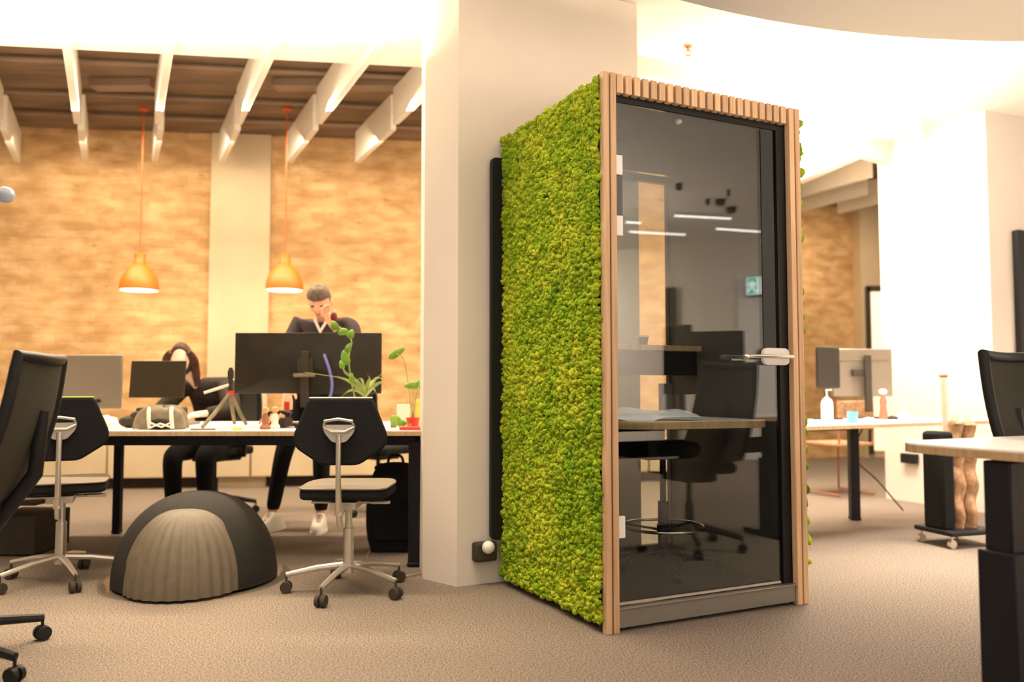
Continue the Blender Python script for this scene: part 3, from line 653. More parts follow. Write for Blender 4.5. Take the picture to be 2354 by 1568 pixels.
# wide monitor
def panel_back(w, h, d, inset=.25, bulge=.03):
    """monitor housing: flat front facing +y, bulged back toward -y"""
    x, z = w / 2, h / 2; a = x * (1 - inset * 1.6); b0 = -z * .55; b1 = z * (1 - inset * 1.9)
    vs = [(-x, d / 2, -z), (x, d / 2, -z), (x, d / 2, z), (-x, d / 2, z), (-x, -d / 2, -z), (x, -d / 2, -z), (x, -d / 2, z), (-x, -d / 2, z),
          (-a, -d / 2 - bulge, b0), (a, -d / 2 - bulge, b0), (a, -d / 2 - bulge, b1), (-a, -d / 2 - bulge, b1)]
    fs = [(0, 1, 2, 3), (0, 4, 5, 1), (1, 5, 6, 2), (2, 6, 7, 3), (3, 7, 4, 0), (4, 8, 9, 5), (5, 9, 10, 6), (6, 10, 11, 7), (7, 11, 8, 4), (8, 11, 10, 9)]
    return vs, fs
p = on(709, 5.05)
t = thing('monitor', 'large wide black monitor seen from behind in front of the standing person', 'monitor', p)
wz = P(709, 835, Y=5.05).z - DT
vs, fs = panel_back(.905, .375, .02, .28, .045)
MB().add(vs, fs, Matrix.Translation((0, 0, wz))).build('screen_case', 'screen', t, bevel=.003)
MB().box((0, -.085, wz - .27 + .17), (.045, .03, .34)).box((0, -.02, .008), (.26, .2, .016)).box((0, -.06, wz - .02), (.09, .06, .09)).build('stand', 'skirting', t, bevel=.004)
MB().box((0, -.10, wz - .075), (.13, .02, .022)).build('cable_clip', 'bag', t, bevel=.004)
a = P(745, 815, Y=4.94); b = P(757, 850, Y=4.9); c = P(763, 885, Y=4.88); e = P(755, 918, Y=4.87); f = P(700, 952, Y=4.85)
tag(MB().tube(bez([a, b, c, e, f + Vector((0.05, 0, .01)), f - Vector((0, 0, .0))], 8), .0085, 8).build('blue_cable', 'blue'), 'blue cable hanging behind the large black monitor', 'cable')
# silver monitor on the left
p = on(208, 5.15); wz = P(208, 876, Y=5.15).z - DT
t = thing('monitor', 'silver grey monitor seen from behind at the left end of the desk', 'monitor', p, -.06)
MB().box((0, 0, wz + .03), (.42, .024, .27)).box((0, -.004, wz - .13), (.42, .018, .09)).build('screen_case', 'silver', t, bevel=.008)
MB().box((0, .0, wz - .0985), (.421, .028, .004)).build('seam', 'bag', t)
for x in (-.08, .065): MB().ball((x, -.014, wz - .125), (.020, .008, .012)).build('port_cover', 'black', t)
MB().tube([(-.06, -.02, wz - .12), (-.12, -.12, .02)], .009, 8).tube([(.06, -.0, wz - .15), (.06, .04, .005)], .012, 8).box((0, -.02, .004), (.26, .18, .008)).build('stand', 'satin', t, bevel=.002)
# laptop of the seated person
p = on(371, 5.02); t = thing('laptop', 'open laptop with a dark brown lid in front of the seated person', 'laptop', p)
lz0 = .012; lz1 = P(371, 830, Y=5.02).z - DT
MB().box((0, .10, .009), (.335, .23, .016)).build('keyboard_base', 'silver', t, bevel=.003)
mb = MB().box((0, 0, 0), (.335, .010, .225), None); o = mb.build('lid', 'lid', t, bevel=.004); o.location = (0, -.045, lz1 - .112); o.rotation_euler = (-.12, 0, 0)
MB().box((0, .03, .06), (.24, .2, .10)).build('riser', 'skirting', t, bevel=.01) if lz1 > .28 else None
# grey bag with pale straps
p = on(378, 4.62); t = thing('bag', 'grey fabric bag with pale straps lying on the desk in front of the laptop', 'bag', p)
def bagf(u, v):
    a = u * 2 * pi; r = 1 - .12 * math.sin(3 * a + 1); zz = math.sin(v * pi / 2)
    k = math.cos(v * pi / 2) ** .55
    return (.155 * math.cos(a) * k * r * (1 + .05 * math.sin(a * 5)), .09 * math.sin(a) * k, .128 * zz * (1 + .06 * math.sin(a * 2 + .5)) + .006 * math.sin(a * 7) * k)
MB().grid(bagf, 40, 10).build('body', 'bag', t)
for x in (-.05, .075): MB().tube([(x - .015, -.03, .118), (x, -.075, .10), (x + .012, -.098, .06), (x + .02, -.10, .006)], .011, 8).build('strap', 'strap', t)
MB().tube([(-.03, -.105, .04), (.04, -.108, .015), (.095, -.10, .045)], .006, 6).tube([(-.03, -.104, .01), (.03, -.108, .035), (.10, -.10, .01)], .006, 6).build('lacing', 'strap', t)
MB().ball((.02, -.085, .03), (.06, .022, .03)).build('pocket', 'black', t)
p = on(303, 4.75); t = tag(MB().ball((0, 0, .035), (.065, .05, .035)).ball((.035, 0, .055), (.04, .03, .04)).build('pouch', 'skirting'), 'dark brown pouch beside the grey bag on the desk', 'pouch'); t.location = p
# crumpled paper bag and clutter on the left end
def lump(name, label, cat, px, Y, r, m, seed, z=DT):
    p = on(px, Y, z)
    def f(u, v):
        a = u * 2 * pi; b = v * pi / 2; d = Vector((math.cos(a) * math.cos(b), math.sin(a) * math.cos(b), math.sin(b)))
        k = 1 + .35 * noise.noise(d * 2.3 + Vector((seed, 0, 0))); return (d.x * r[0] * k, d.y * r[1] * k, d.z * r[2] * k)
    o = MB().grid(f, 24, 8).build(name, m); o.location = p; return tag(o, label, cat)
lump('paper_bag', 'crumpled cream paper bag on the desk below the silver monitor', 'paper bag', 245, 4.65, (.075, .06, .07), 'paper', 3)
lump('bread_roll', 'small brown paper bundle on the desk left of the cream paper bag', 'bundle', 190, 4.75, (.06, .05, .065), 'kraft', 8)
t = tag(MB().box((0, 0, .010), (.09, .12, .02)).build('yellow_notebook', 'yellow', bevel=.003), 'small yellow notebook on the desk before the cream paper bag', 'notebook'); t.location = on(205, 4.52)
t = tag(MB().box((0, 0, .003), (.30, .21, .004), Matrix.Rotation(.3, 4, 'Z')).build('paper_sheet', 'paper'), 'white sheet of paper on the desk right of the grey bag', 'paper'); t.location = on(480, 4.72)
t = tag(MB().box((0, 0, .004), (.13, .02, .008), Matrix.Rotation(.2, 4, 'Z')).build('pen_case', 'bag', bevel=.002), 'thin grey pen case lying on the desk right of the grey bag', 'pen case'); t.location = on(470, 4.50)
t = tag(MB().box((0, 0, .006), (.05, .03, .012)).build('yellow_eraser', 'yellow', bevel=.003), 'small yellow eraser on the desk beside the tripod foot', 'eraser'); t.location = on(549, 4.52)
# tripod with a red collar
p = on(531, 4.86); z9 = P(531, 845, Y=4.86).z - DT; zc = P(531, 903, Y=4.86).z - DT
t = thing('mini_tripod', 'small grey tripod with a red collar standing on the desk', 'tripod', p)
MB().cyl((0, 0, zc), (0, 0, z9), .014, .012, 12).box((0, 0, z9 - .04), (.03, .03, .05)).build('centre_post', 'skirting', t, bevel=.003)
MB().cyl((0, 0, zc - .012), (0, 0, zc + .012), .022).build('collar', 'red', t)
for q in ((-.05, -.30, .013), (.105, -.02, .013), (-.02, .14, .013)):
    MB().tube([(0, 0, zc), (q[0] * .6, q[1] * .6, zc * .4), q], [.011, .012, .010], 8).build('leg', 'bag', t)
MB().tube([(0, 0, zc + .05), (-.05, -.03, zc + .03), (-.135, -.06, zc - .0)], [.008, .009, .008], 8).build('tilt_handle', 'strap', t)
# small figures and desk phone right of the tripod
for px, Y, lab, mm in ((612, 4.58, 'small wooden figure with a pink body on the desk', 'terracotta'), (634, 4.66, 'small white and rose figure on the desk beside the wooden one', 'paper')):
    t = thing('figurine', lab, 'figurine', on(px, Y), 0, 'small figures on the desk')
    MB().lathe([(.001, 0), (.028, 0), (.03, .012), (.018, .03), (.022, .06), (.012, .085), (.001, .09)], n=18).build('body', mm, t)
    MB().ball((0, 0, .105), .02).tube([(-.02, 0, .055), (-.035, 0, .03)], .006).tube([(.02, 0, .055), (.035, 0, .085)], .006).build('head', 'kraft', t)
p = on(645, 4.78); t = thing('desk_phone', 'dark desk phone with a red light left of the monitor stand', 'phone', p)
MB().box((0, 0, .03), (.12, .14, .05)).build('base', 'skirting', t, bevel=.01); MB().tube([(-.06, -.06, .075), (-.02, -.065, .09), (.04, -.065, .09), (.08, -.06, .075)], [.02, .012, .012, .02], 10).build('handset', 'black', t)
MB().box((0.03, .04, .12), (.03, .02, .06)).build('lamp', 'red', t, bevel=.004)
t = tag(MB().box((0, 0, .012), (.26, .10, .022)).build('docking_station', 'black', bevel=.005), 'flat black docking station at the foot of the large monitor', 'docking station'); t.location = on(735, 4.75)
# spider plant
def leaf_blade(pts, w, n=14):
    c = bez(pts, n); mb = MB(); vs = []; fs = []
    for i, q in enumerate(c):
        t_ = i / (len(c) - 1); d = (c[min(i + 1, len(c) - 1)] - c[max(i - 1, 0)]).normalized()
        s = d.cross(Vector((0, 1, 0.25))).normalized() * w * (math.sin(min(1, t_ * 1.15 + .12) * pi) ** .7 + .02); vs += [q - s, q + Vector((0, 0, -.003)), q + s]
    for i in range(len(c) - 1): fs += [(3 * i, 3 * i + 1, 3 * i + 4, 3 * i + 3), (3 * i + 1, 3 * i + 2, 3 * i + 5, 3 * i + 4)]
    return mb.add(vs, fs)
pc0 = on(840, 4.72); t = thing('spider_plant', 'spider plant with long pale leaves on the desk behind the right task chair', 'plant', pc0)
MB().lathe([(.001, 0), (.05, 0), (.065, .11), (.058, .11), (.045, .02), (.001, .02)], n=24).build('pot', 'paper', t)
def rel(px, py, Y): return P(px, py, Y=Y) - pc0
for i, (x1, y1, x2, y2, Y) in enumerate(((780, 868, 700, 855, 4.66), (790, 850, 800, 810, 4.7), (800, 900, 770, 925, 4.6), (850, 870, 845, 862, 4.66), (862, 872, 882, 855, 4.8), (880, 880, 895, 905, 4.6), (812, 868, 805, 850, 4.6), (860, 895, 875, 925, 4.5), (830, 870, 822, 872, 4.5), (870, 868, 890, 880, 4.85))):
    st_ = rel(840, 912, 4.72); leaf_blade([st_, (st_ + rel(x1, y1, Y)) / 2 + Vector((0, 0, .02)), rel(x1, y1, Y), rel(x2, y2, Y)], .009).build('leaf', 'leaf2', t, solid=.0015)
# climbing plant on a thin stem before the monitor
pv = on(800, 4.60); t = thing('trailing_plant', 'green trailing plant with round leaves rising before the large monitor', 'plant', pv)
def relv(px, py, Y=4.6): return P(px, py, Y=Y) - pv
MB().tube(bez([relv(815, 985), relv(818, 930), relv(806, 870), relv(802, 820), relv(808, 785), relv(795, 768), relv(775, 748)], 8), .0045, 6).build('stem', 'leaf2', t)
MB().lathe([(.001, 0), (.035, 0), (.045, .06), (.04, .06), (.03, .01), (.001, .01)], n=20).build('pot', 'kraft', t)
def round_leaf(c, w, h, ang_, nm='leaf', m='leaf', par=None):
    def f(u, v):
        b = (v - .5) * 2; ww = w * math.sqrt(max(0, 1 - b * b)) * (1 - .3 * b); x = (u * 2 - 1) * ww; z = b * h
        return Vector(c) + Vector((x * math.cos(ang_) - z * math.sin(ang_), .25 * abs(x) + .012 * b * b, x * math.sin(ang_) + z * math.cos(ang_)))
    return MB().grid(f, 6, 10).build(nm, m, par, solid=.0015)
for px, py, w, h, a in ((768, 748, .022, .030, .5), (788, 762, .030, .020, .2), (806, 768, .020, .028, -.3), (793, 822, .024, .045, .25), (800, 800, .016, .030, -.4), (785, 838, .015, .025, .3), (808, 870, .014, .03, 0)):
    round_leaf(relv(px, py, 4.58), w, h, a, par=t)
# foliage plant at the right end
pk = on(950, 4.7); t = thing('foliage_plant', 'bright green leafy plant at the right end of the long desk by the pillar', 'plant', pk)
def relk(px, py, Y=4.6): return P(px, py, Y=Y) - pk
MB().lathe([(.001, 0), (.03, 0), (.04, .06), (.035, .06), (.025, .01), (.001, .01)], n=20).build('pot', 'red', t)
for px, py, w, h, a in ((912, 812, .020, .055, -1.0), (950, 886, .050, .022, 0), (966, 880, .03, .02, .3), (908, 966, .030, .032, .6), (922, 972, .03, .02, 0)):
    round_leaf(relk(px, py), w, h, a, par=t); MB().tube(bez([Vector((0, 0, .05)), relk((px + 950) / 2, py + 25), relk(px, py)], 6), .003, 5).build('stem', 'leaf2', t)
for px, Y, d, m, nm, lab, cat in ((928, 4.95, (.075, .05, .13), 'paper', 'white_carton', 'white carton standing on the desk by the pillar', 'carton'), (968, 4.85, (.05, .05, .16), 'yellow', 'yellow_carton', 'tall yellow carton on the desk next to the pillar', 'carton'),
    (948, 4.70, (.03, .03, .05), 'red', 'red_box', 'small red box before the yellow carton', 'box'), (906, 4.80, (.035, .03, .045), 'terracotta', 'brown_tin', 'small brown tin left of the white carton', 'tin')):
    o = MB().box((0, 0, d[2] / 2), d, Matrix.Rotation(.15, 4, 'Z')).build(nm, m, bevel=.003); o.location = on(px, Y); tag(o, lab, cat)
t = tag(MB().box((0, 0, .008), (.16, .11, .014)).build('red_folder', 'red', bevel=.002), 'flat dark red folder on the desk under the small plants', 'folder'); t.location = on(955, 4.55)

# ------------------------------------------------------------------ dome with fluted front
pdm = P(455, 1330, h=0.0); pdm = Vector((-1.60, 4.20, 0))
t = thing('dome_pouf', 'large black dome with a fluted front standing on a clear tray on the carpet', 'dome', pdm, 0)
prof = [(.395 * math.cos(a) ** .9 if a < 1.56 else .0, .012 + .435 * math.sin(a)) for a in [k * pi / 2 / 20 for k in range(21)]]
MB().lathe(prof, n=64).build('dome', 'dome', t)
def flute(u, v):
    a = u * 2 * pi; b = v * pi / 2; k = 1 + .018 * math.cos(a * 30) * (1 - v * .3)
    return (.025 + .275 * math.cos(a) * math.cos(b) ** .8 * k, -.20 + .27 * math.sin(a) * math.cos(b) ** .8 * k, .014 + .375 * math.sin(b))
MB().grid(flute, 360, 24).build('fluted_front', 'dome2', t)
MB().lathe([(.001, .001), (.435, .001), (.455, .006), (.46, .016), (.452, .016), (.43, .010), (.001, .008)], n=64).build('tray', 'acryl', t)
# backpack under the desk
p = Vector((-0.70, 4.95, 0)); t = thing('backpack', 'black backpack on the floor under the right end of the long desk', 'backpack', p)
def bp(u, v):
    a = u * 2 * pi; k = (1 - abs(v - .45) ** 3 * 2.2); e = lambda c: math.copysign(abs(c) ** .6, c)
    return (.17 * e(math.cos(a)) * k, .11 * e(math.sin(a)) * k, .005 + v * .50 + .01 * math.sin(a * 3))
MB().grid(bp, 32, 16).ball((0, 0, .49), (.13, .09, .035)).build('body', 'fabric', t)
MB().tube(bez([(-.05, -.0, .51), (-.03, 0, .56), (.03, 0, .56), (.05, 0, .51)], 6), .008, 8).build('carry_loop', 'fabric', t)
MB().prism(rounded([(-.12, .05), (.12, .05), (.12, .25), (-.12, .25)], .03), .0, .05, Matrix.Translation((0, -.075, .03)) @ Matrix.Rotation(pi / 2, 4, 'X')).build('pocket', 'fabric', t, bevel=.01)
MB().tube(bez([(.10, -.08, .40), (.14, -.14, .2), (.12, -.12, .05)], 6), .012, 8).build('strap', 'fabric', t)
tag(MB().tube(bez([(-.42, 4.4, .012), (-.55, 4.25, .010), (-.72, 4.32, .010), (-.80, 4.6, .01), (-.84, 4.9, .012), (-.82, 5.3, .05)], 10), .004, 6).build('floor_cable', 'satin'), 'thin grey cable looping on the floor below the long desk', 'cable')
tag(MB().box((-2.9, 4.95, .30), (.30, .38, .02)).box((-2.9, 4.95, .12), (.30, .38, .22)).build('drawer_unit', 'skirting', bevel=.006), 'dark drawer unit under the left end of the long desk', 'drawer unit')
tag(MB().prism(rounded([(-2.0, 5.5), (-1.85, 5.5), (-1.85, 5.35), (-2.0, 5.35)], .02), 0, .10).build('power_box', 'skirting', bevel=.004), 'low dark power box on the floor behind the dome', 'power box')

# ------------------------------------------------------------------ orange pendant lamps
for px, lab in ((320, 'left orange pendant lamp hanging before the brick wall'), (654, 'right orange pendant lamp hanging before the brick wall, by the plaster strip')):
    yy = 7.25; q = P(px, 668, Y=yy); top = P(px, 585, Y=yy); h0 = q.z; hh = top.z - q.z
    t = thing('pendant_lamp', lab, 'pendant lamp', (q.x, yy, h0), 0, 'orange pendant lamps')
    R = .165
    MB().lathe([(R * .97, .0), (R, .03), (R * .97, .075), (R * .86, .13), (R * .66, .185), (R * .42, .225), (R * .33, .235), (R * .33, .25), (R * .29, .26), (R * .29, hh), (R * .2, hh + .01), (.01, hh + .012)], n=40).build('lamp_shade', 'orange', t)
    MB().lathe([(R * .93, .003), (R * .9, .07), (R * .6, .165), (.01, .20)], n=40).lathe([(.001, .03), (.055, .045), (.07, .08), (.05, .12), (.001, .14)], n=24).build('reflector', 'lampin', t)
    MB().cyl((0, 0, hh), (0, 0, HC - h0 - .001), .006, n=8).build('cord', 'cordo', t)
    MB().cyl((0, 0, HC - h0 - .03), (0, 0, HC - h0 - .001), .04).build('canopy', 'cordo', t)
    l = bpy.data.lights.new('lamp_bulb', 'POINT'); l.energy = 9; l.color = WARM; l.shadow_soft_size = .05
    o = bpy.data.objects.new('lamp_bulb', l); COL.objects.link(o); o.parent = t; o.location = (0, 0, -.02)

# ------------------------------------------------------------------ wall things beside the pillar
q0 = pb + U * .158
t = thing('wall_screen', 'tall narrow dark panel on the pillar behind the moss side of the booth', 'wall panel', (q0.x - V.x * .03, q0.y - V.y * .03, 0), RZ)
MB().prism(rounded([(0.0, .22), (.09, .22), (.09, 2.14), (0, 2.14)], .03), -.03, .0, Matrix(((1, 0, 0, 0), (0, 0, 1, 0), (0, 1, 0, 0), (0, 0, 0, 1)))).build('panel', 'black', t, bevel=.004)
q0 = pb + U * .085
t = thing('wall_box', 'dark wall box with a round white cap low on the pillar beside the booth', 'wall box', (q0.x - V.x * .03, q0.y - V.y * .03, 0.125), RZ)
MB().box((.05, 0, 0.04), (.12, .055, .095)).build('housing', 'skirting', t, bevel=.012)
MB().ball((.055, -.035, .065), (.032, .03, .032)).build('cap', 'whitep', t)
q0 = rb + U * .28
t = thing('wall_screen', 'dark screen mounted on the right pillar at the edge of the photo', 'screen', (q0.x - V.x * .02, q0.y - V.y * .02, 0), RZ)
MB().prism(rounded([(0, 1.0), (1.3, 1.0), (1.3, 2.22), (0, 2.22)], .03), -.03, .015, Matrix(((1, 0, 0, 0), (0, 0, 1, 0), (0, 1, 0, 0), (0, 0, 0, 1)))).build('panel', 'black', t, bevel=.004)

# ------------------------------------------------------------------ things on and around the right desk
def ond(s, tt, z=DT): q = D1 + du * s + dv * tt; return Vector((q.x, q.y, z))
def at_px(px, Y, z=DT): return Vector(((px - 1177) / F * Y, Y, z))
p = at_px(1975, 6.15); wz = P(1975, 857, Y=6.15).z - DT
t = thing('monitor', 'silver monitor seen from behind on the desk right of the booth', 'monitor', p, .05)
MB().box((0.02, 0, wz), (.46, .022, .36)).build('screen_case', 'silver', t, bevel=.008)
MB().box((.02, -.0135, wz + .10), (.40, .004, .012)).build('vent_line', 'bag', t)
MB().box((.04, -.05, wz - .10 + .02), (.045, .035, wz + .08)).box((.04, -.02, .006), (.22, .18, .012)).box((-.03, -.03, wz + .0), (.08, .04, .05)).build('stand', 'skirting', t, bevel=.004)
p = at_px(1905, 5.9); wz = P(1905, 845, Y=5.9).z - DT
t = thing('monitor', 'dark grey monitor angled beside the silver one right of the booth', 'monitor', p, .5)
MB().box((-.01, 0, wz - .0), (.24, .022, .30)).build('screen_case', 'screen', t, bevel=.012)
MB().box((0, .02, wz / 2), (.035, .03, wz)).box((0, .02, .006), (.16, .14, .012)).build('stand', 'skirting', t, bevel=.003)
p = at_px(1899, 5.35); t = thing('soap_bottle', 'white pump bottle on the desk right of the booth', 'bottle', p)
MB().lathe([(.001, 0), (.036, 0), (.038, .01), (.038, .13), (.028, .155), (.012, .165), (.012, .175)], n=28).build('body', 'whitep', t)
MB().cyl((0, 0, .17), (0, 0, .215), .006).box((0.012, 0, .215), (.04, .012, .01)).build('pump', 'whitep', t, bevel=.002)
p = at_px(1957, 5.35); t = thing('cup', 'pale blue cup on the desk below the silver monitor', 'cup', p)
MB().lathe([(.001, 0), (.030, 0), (.034, .075), (.031, .075), (.027, .008), (.001, .008)], n=28).build('body', 'cup', t)
p = at_px(2028, 5.95); t = thing('desk_toy', 'rose brown spray bottle beside the monitor stand right of the booth', 'bottle', p)
MB().lathe([(.001, 0), (.028, 0), (.03, .02), (.022, .09), (.026, .13), (.01, .18), (.001, .18)], n=20).build('body', 'terracotta', t); MB().ball((0, 0, .20), (.03, .02, .02)).build('cap', 'paper', t)
for i, (px, Y, r, m, lab, cat, nm) in enumerate(((1995, 5.75, (.05, .03, .02), 'whitep', 'small white mouse shaped block on the desk before the silver monitor', 'mouse', 'computer_mouse'), (2075, 6.05, (.05, .04, .05), 'paper', 'cream box of tissues on the right desk by the white pillar', 'tissue box', 'tissue_bundle'), (2050, 5.95, (.04, .03, .025), 'skirting', 'small dark pouch on the right desk beside the cream tissues', 'pouch', 'dark_pouch'))):
    o = lump(nm, lab, cat, px, Y, r, m, i * 3.1)
tag(MB().tube(bez([ond(1.5, .62, .70), ond(1.55, .75, .45), ond(1.75, .7, .25), ond(1.9, .6, .03)], 8), .006, 6).build('power_cable', 'skirting'), 'brown power cable hanging under the right desk', 'cable')
o = tag(MB().box((0, 0, 0), (.14, .06, .08)).build('power_socket', 'black', bevel=.006), 'black power socket box on the white pillar under the right desk', 'power socket'); o.location = (3.365, 6.96, .37); o.rotation_euler = (0, 0, -1.1)
# cantilever visitor chair of thin tube under the right desk
p = at_px(1925, 7.5, 0); t = thing('visitor_chair', 'thin framed brown tube chair behind the right desk', 'chair', p, .4)
for s in (-1, 1): MB().tube([(s * .2, -.2, .86), (s * .2, -.2, .45), (s * .2, .22, .45), (s * .2, .22, .02), (s * .2, -.2, .02)], .011, 8).build('side_frame', 'terracotta', t)
MB().box((0, 0, .46), (.42, .42, .03)).build('seat', 'tan', t, bevel=.01); MB().box((0, -.2, .72), (.42, .03, .26)).build('backrest', 'tan', t, bevel=.01)
# rolling stand with wrapped rolls between the two right desks
p = at_px(2185, 5.15, 0); t = thing('rolling_stand', 'wheeled black stand with woven tan rolls and a pale stick between the right desks', 'rolling stand', p, .3)
MB().box((0, 0, .09), (.36, .30, .03)).build('base', 'black', t, bevel=.008)
for x, y in ((-.15, -.12), (.15, -.12), (-.15, .12), (.15, .12)):
    MB().cyl((x, y, .05), (x, y, .08), .008).cyl((x, y - .012, .026), (x, y + .012, .026), .026).build('caster', 'satin', t)
MB().box((-.12, 0, .40), (.10, .16, .60)).build('upright', 'fabric', t, bevel=.02)
for x, y, h, r in ((-.015, -.03, .80, .045), (.08, -.03, .79, .048)):
    def roll(u, v, x=x, y=y, h=h, r=r):
        a = u * 2 * pi; k = r * (1 + .18 * math.sin(v * 23 + a) + .1 * math.sin(a * 3 + v * 9)) * (1 if v < .93 else (1 - v) / .07 * .9 + .1)
        return (x + k * math.cos(a), y + k * math.sin(a), .106 + v * (h - .106))
    MB().grid(roll, 18, 40).build('woven_roll', 'tan', t)
MB().tube([(.03, .07, .11), (.025, .07, .6), (.01, .07, 1.04)], [.018, .02, .024], 12).build('stick', mat('pale_stick', (.78, .62, .52), .7, var=.05), t)
MB().ball((.01, .07, 1.045), (.026, .026, .018)).build('stick_cap', 'terracotta', t)

# ------------------------------------------------------------------ what the booth glass mirrors, right of the camera
NB = -V                                            # outward normal of the glass
def mirror(px, py, h=None, Yv=None):
    v = P(px, py, h=h, Y=Yv); g = Vector((BO.x, BO.y, 0)) + V * .017
    d_ = (v - g); d_.z = 0; return v - 2 * d_.dot(V) * V
for i, (xa, ya, xb, yb, h) in enumerate(((1552, 496, 1682, 503, 2.62), (1648, 526, 1775, 535, 2.62), (1448, 533, 1577, 540, 2.62), (1440, 511, 1475, 513, 2.62), (1750, 555, 1800, 558, 2.62))):
    a = mirror(xa, ya, h); b = mirror(xb, yb, h); a.z = b.z = h; L_ = (b - a).length
    t = thing('linear_pendant', 'slim lit linear pendant under the round ceiling, %s' % ('over the near right desk', 'right of the one over the near desk', 'closest to the booth door', 'shortest one, near the booth', 'farthest, by the right wall')[i], 'pendant light', (a + b) / 2, math.atan2((b - a).y, (b - a).x), 'linear pendants mirrored in the booth glass')
    MB().box((0, 0, .022), (L_, .04, .03)).build('housing', 'whitep', t, bevel=.003)
    MB().box((0, 0, .003), (L_ - .01, .034, .012)).build('diffuser', 'tube', t, bevel=.003)
    for s in (-1, 1): MB().cyl((s * L_ * .35, 0, .03), (s * L_ * .35, 0, HD - h - .001), .0015, n=6).build('wire', 'satin', t)
for i, (px, py, r) in enumerate(((1562, 422, .03), (1657, 458, .05), (1682, 477, .05), (1628, 457, .02), (1676, 436, .015))):
    a = mirror(px, py, HD); t = tag(MB().lathe([(.001, 0), (r, 0), (r * .9, -.05), (r * .3, -.06), (.001, -.06)], n=20).build('smoke_detector', 'skirting'), 'dark ceiling sensor under the round ceiling, %s' % ('nearest the booth', 'beside the lit pendant', 'largest one', 'smallest pair, left', 'smallest pair, right')[i], 'ceiling sensor', 'sensors under the round ceiling')
    t.location = (a.x, a.y, HD - .001)
# desk right of camera: monitors, mirrored chair
p = mirror(1635, 905, Yv=5.4); 
def mon(px, Yv, w, h, zc, rz, label, m='black', logo=False):
    p = mirror(px, 880, Yv=Yv); t = thing('monitor', label, 'monitor', (p.x, p.y, .8005), rz)
    MB().box((0, 0, zc), (w, .025, h)).build('screen_case', m, t, bevel=.005)
    MB().box((0, .03, zc / 2), (.05, .02, zc)).box((0, .03, .006), (.24, .18, .012)).build('stand', 'skirting', t, bevel=.004)
    if logo:
        cu = bpy.data.curves.new('logo', 'FONT'); cu.body = 'DELL'; cu.size = .045; cu.align_x = 'CENTER'; cu.extrude = .0006
        me_o = bpy.data.objects.new('tmp', cu); COL.objects.link(me_o); dg = bpy.context.evaluated_depsgraph_get()
        me = bpy.data.meshes.new_from_object(me_o.evaluated_get(dg)); bpy.data.objects.remove(me_o)
        lo = bpy.data.objects.new('logo', me); me.materials.append(M['whitep']); COL.objects.link(lo); lo.parent = t
        lo.location = (0, -.0135, zc - h / 2 + .012); lo.rotation_euler = (pi / 2, 0, 0)
    return t
# the viewer's mirrored eye, so that fronts face the glass
eye = Vector((0, 0, 0)) - 2 * (Vector((0, 0, 0)) - (Vector((BO.x, BO.y, 0)) + V * .017)).dot(V) * V
def face(px, Yv):
    p = mirror(px, 880, Yv=Yv); d_ = eye - p; return math.atan2(d_.y, d_.x) + pi / 2
mon(1636, 5.2, .42, .40, .33, face(1636, 5.2) + .1, 'black monitor with a white maker mark on the near right desk', logo=True)
mon(1560, 5.0, .26, .42, .34, face(1560, 5.0) + .9, 'black monitor turned sideways on the near right desk')
# far wall things: door, exit sign, dark recess
def rw(px, py): 
    v = P(px, py, Y=1.0) - Vector((0, 0, CH)); dd = v - 2 * v.dot(V) * V; e3 = Vector((eye.x, eye.y, CH)); e3 = Vector((0, 0, CH)) - 2 * (Vector((0, 0, 0)) - (Vector((BO.x, BO.y, 0)) + V * .017)).dot(V) * V
    k = (8.2 - e3.x) / dd.x; return e3 + dd * k
a = rw(1700, 560); b = rw(1790, 560)
struct(MB().box((8.165, (a.y + b.y) / 2, 1.25), (.04, abs(a.y - b.y), 2.5)).build('door_1', 'whitep', bevel=.004))
a = rw(1725, 640); b = rw(1775, 677)
t = thing('exit_sign', 'lit green and white exit sign on the right wall', 'exit sign', (8.10, (a.y + b.y) / 2, (a.z + b.z) / 2), -pi / 2)
ww = abs(a.y - b.y); hh = abs(a.z - b.z)
MB().box((0, 0, 0), (ww + .03, .05, hh + .03)).build('housing', 'skirting', t, bevel=.004)
MB().box((0, -.027, 0), (ww, .004, hh)).build('panel', 'sign', t)
MB().box((ww * .22, -.031, 0), (ww * .42, .004, hh * .9)).build('green_field', 'signg', t)
MB().prism([(-.3, -.35), (-.1, -.1), (-.25, .1), (0, .3), (.25, .12), (.1, -.05), (.3, -.3), (.2, -.35), (0, -.12), (-.15, -.38)], 0, .003, Matrix.Translation((ww * .22, -.033, 0)) @ Matrix.Rotation(pi / 2, 4, 'X') @ Matrix.Scale(hh, 4)).build('running_figure', 'sign', t)
a = rw(1534, 600); b = rw(1556, 600)
tag(MB().box((8.15, (a.y + b.y) / 2, 1.2), (.06, abs(a.y - b.y), 2.4)).build('tall_cabinet', 'skirting', bevel=.004), 'tall dark cabinet against the right wall', 'cabinet')

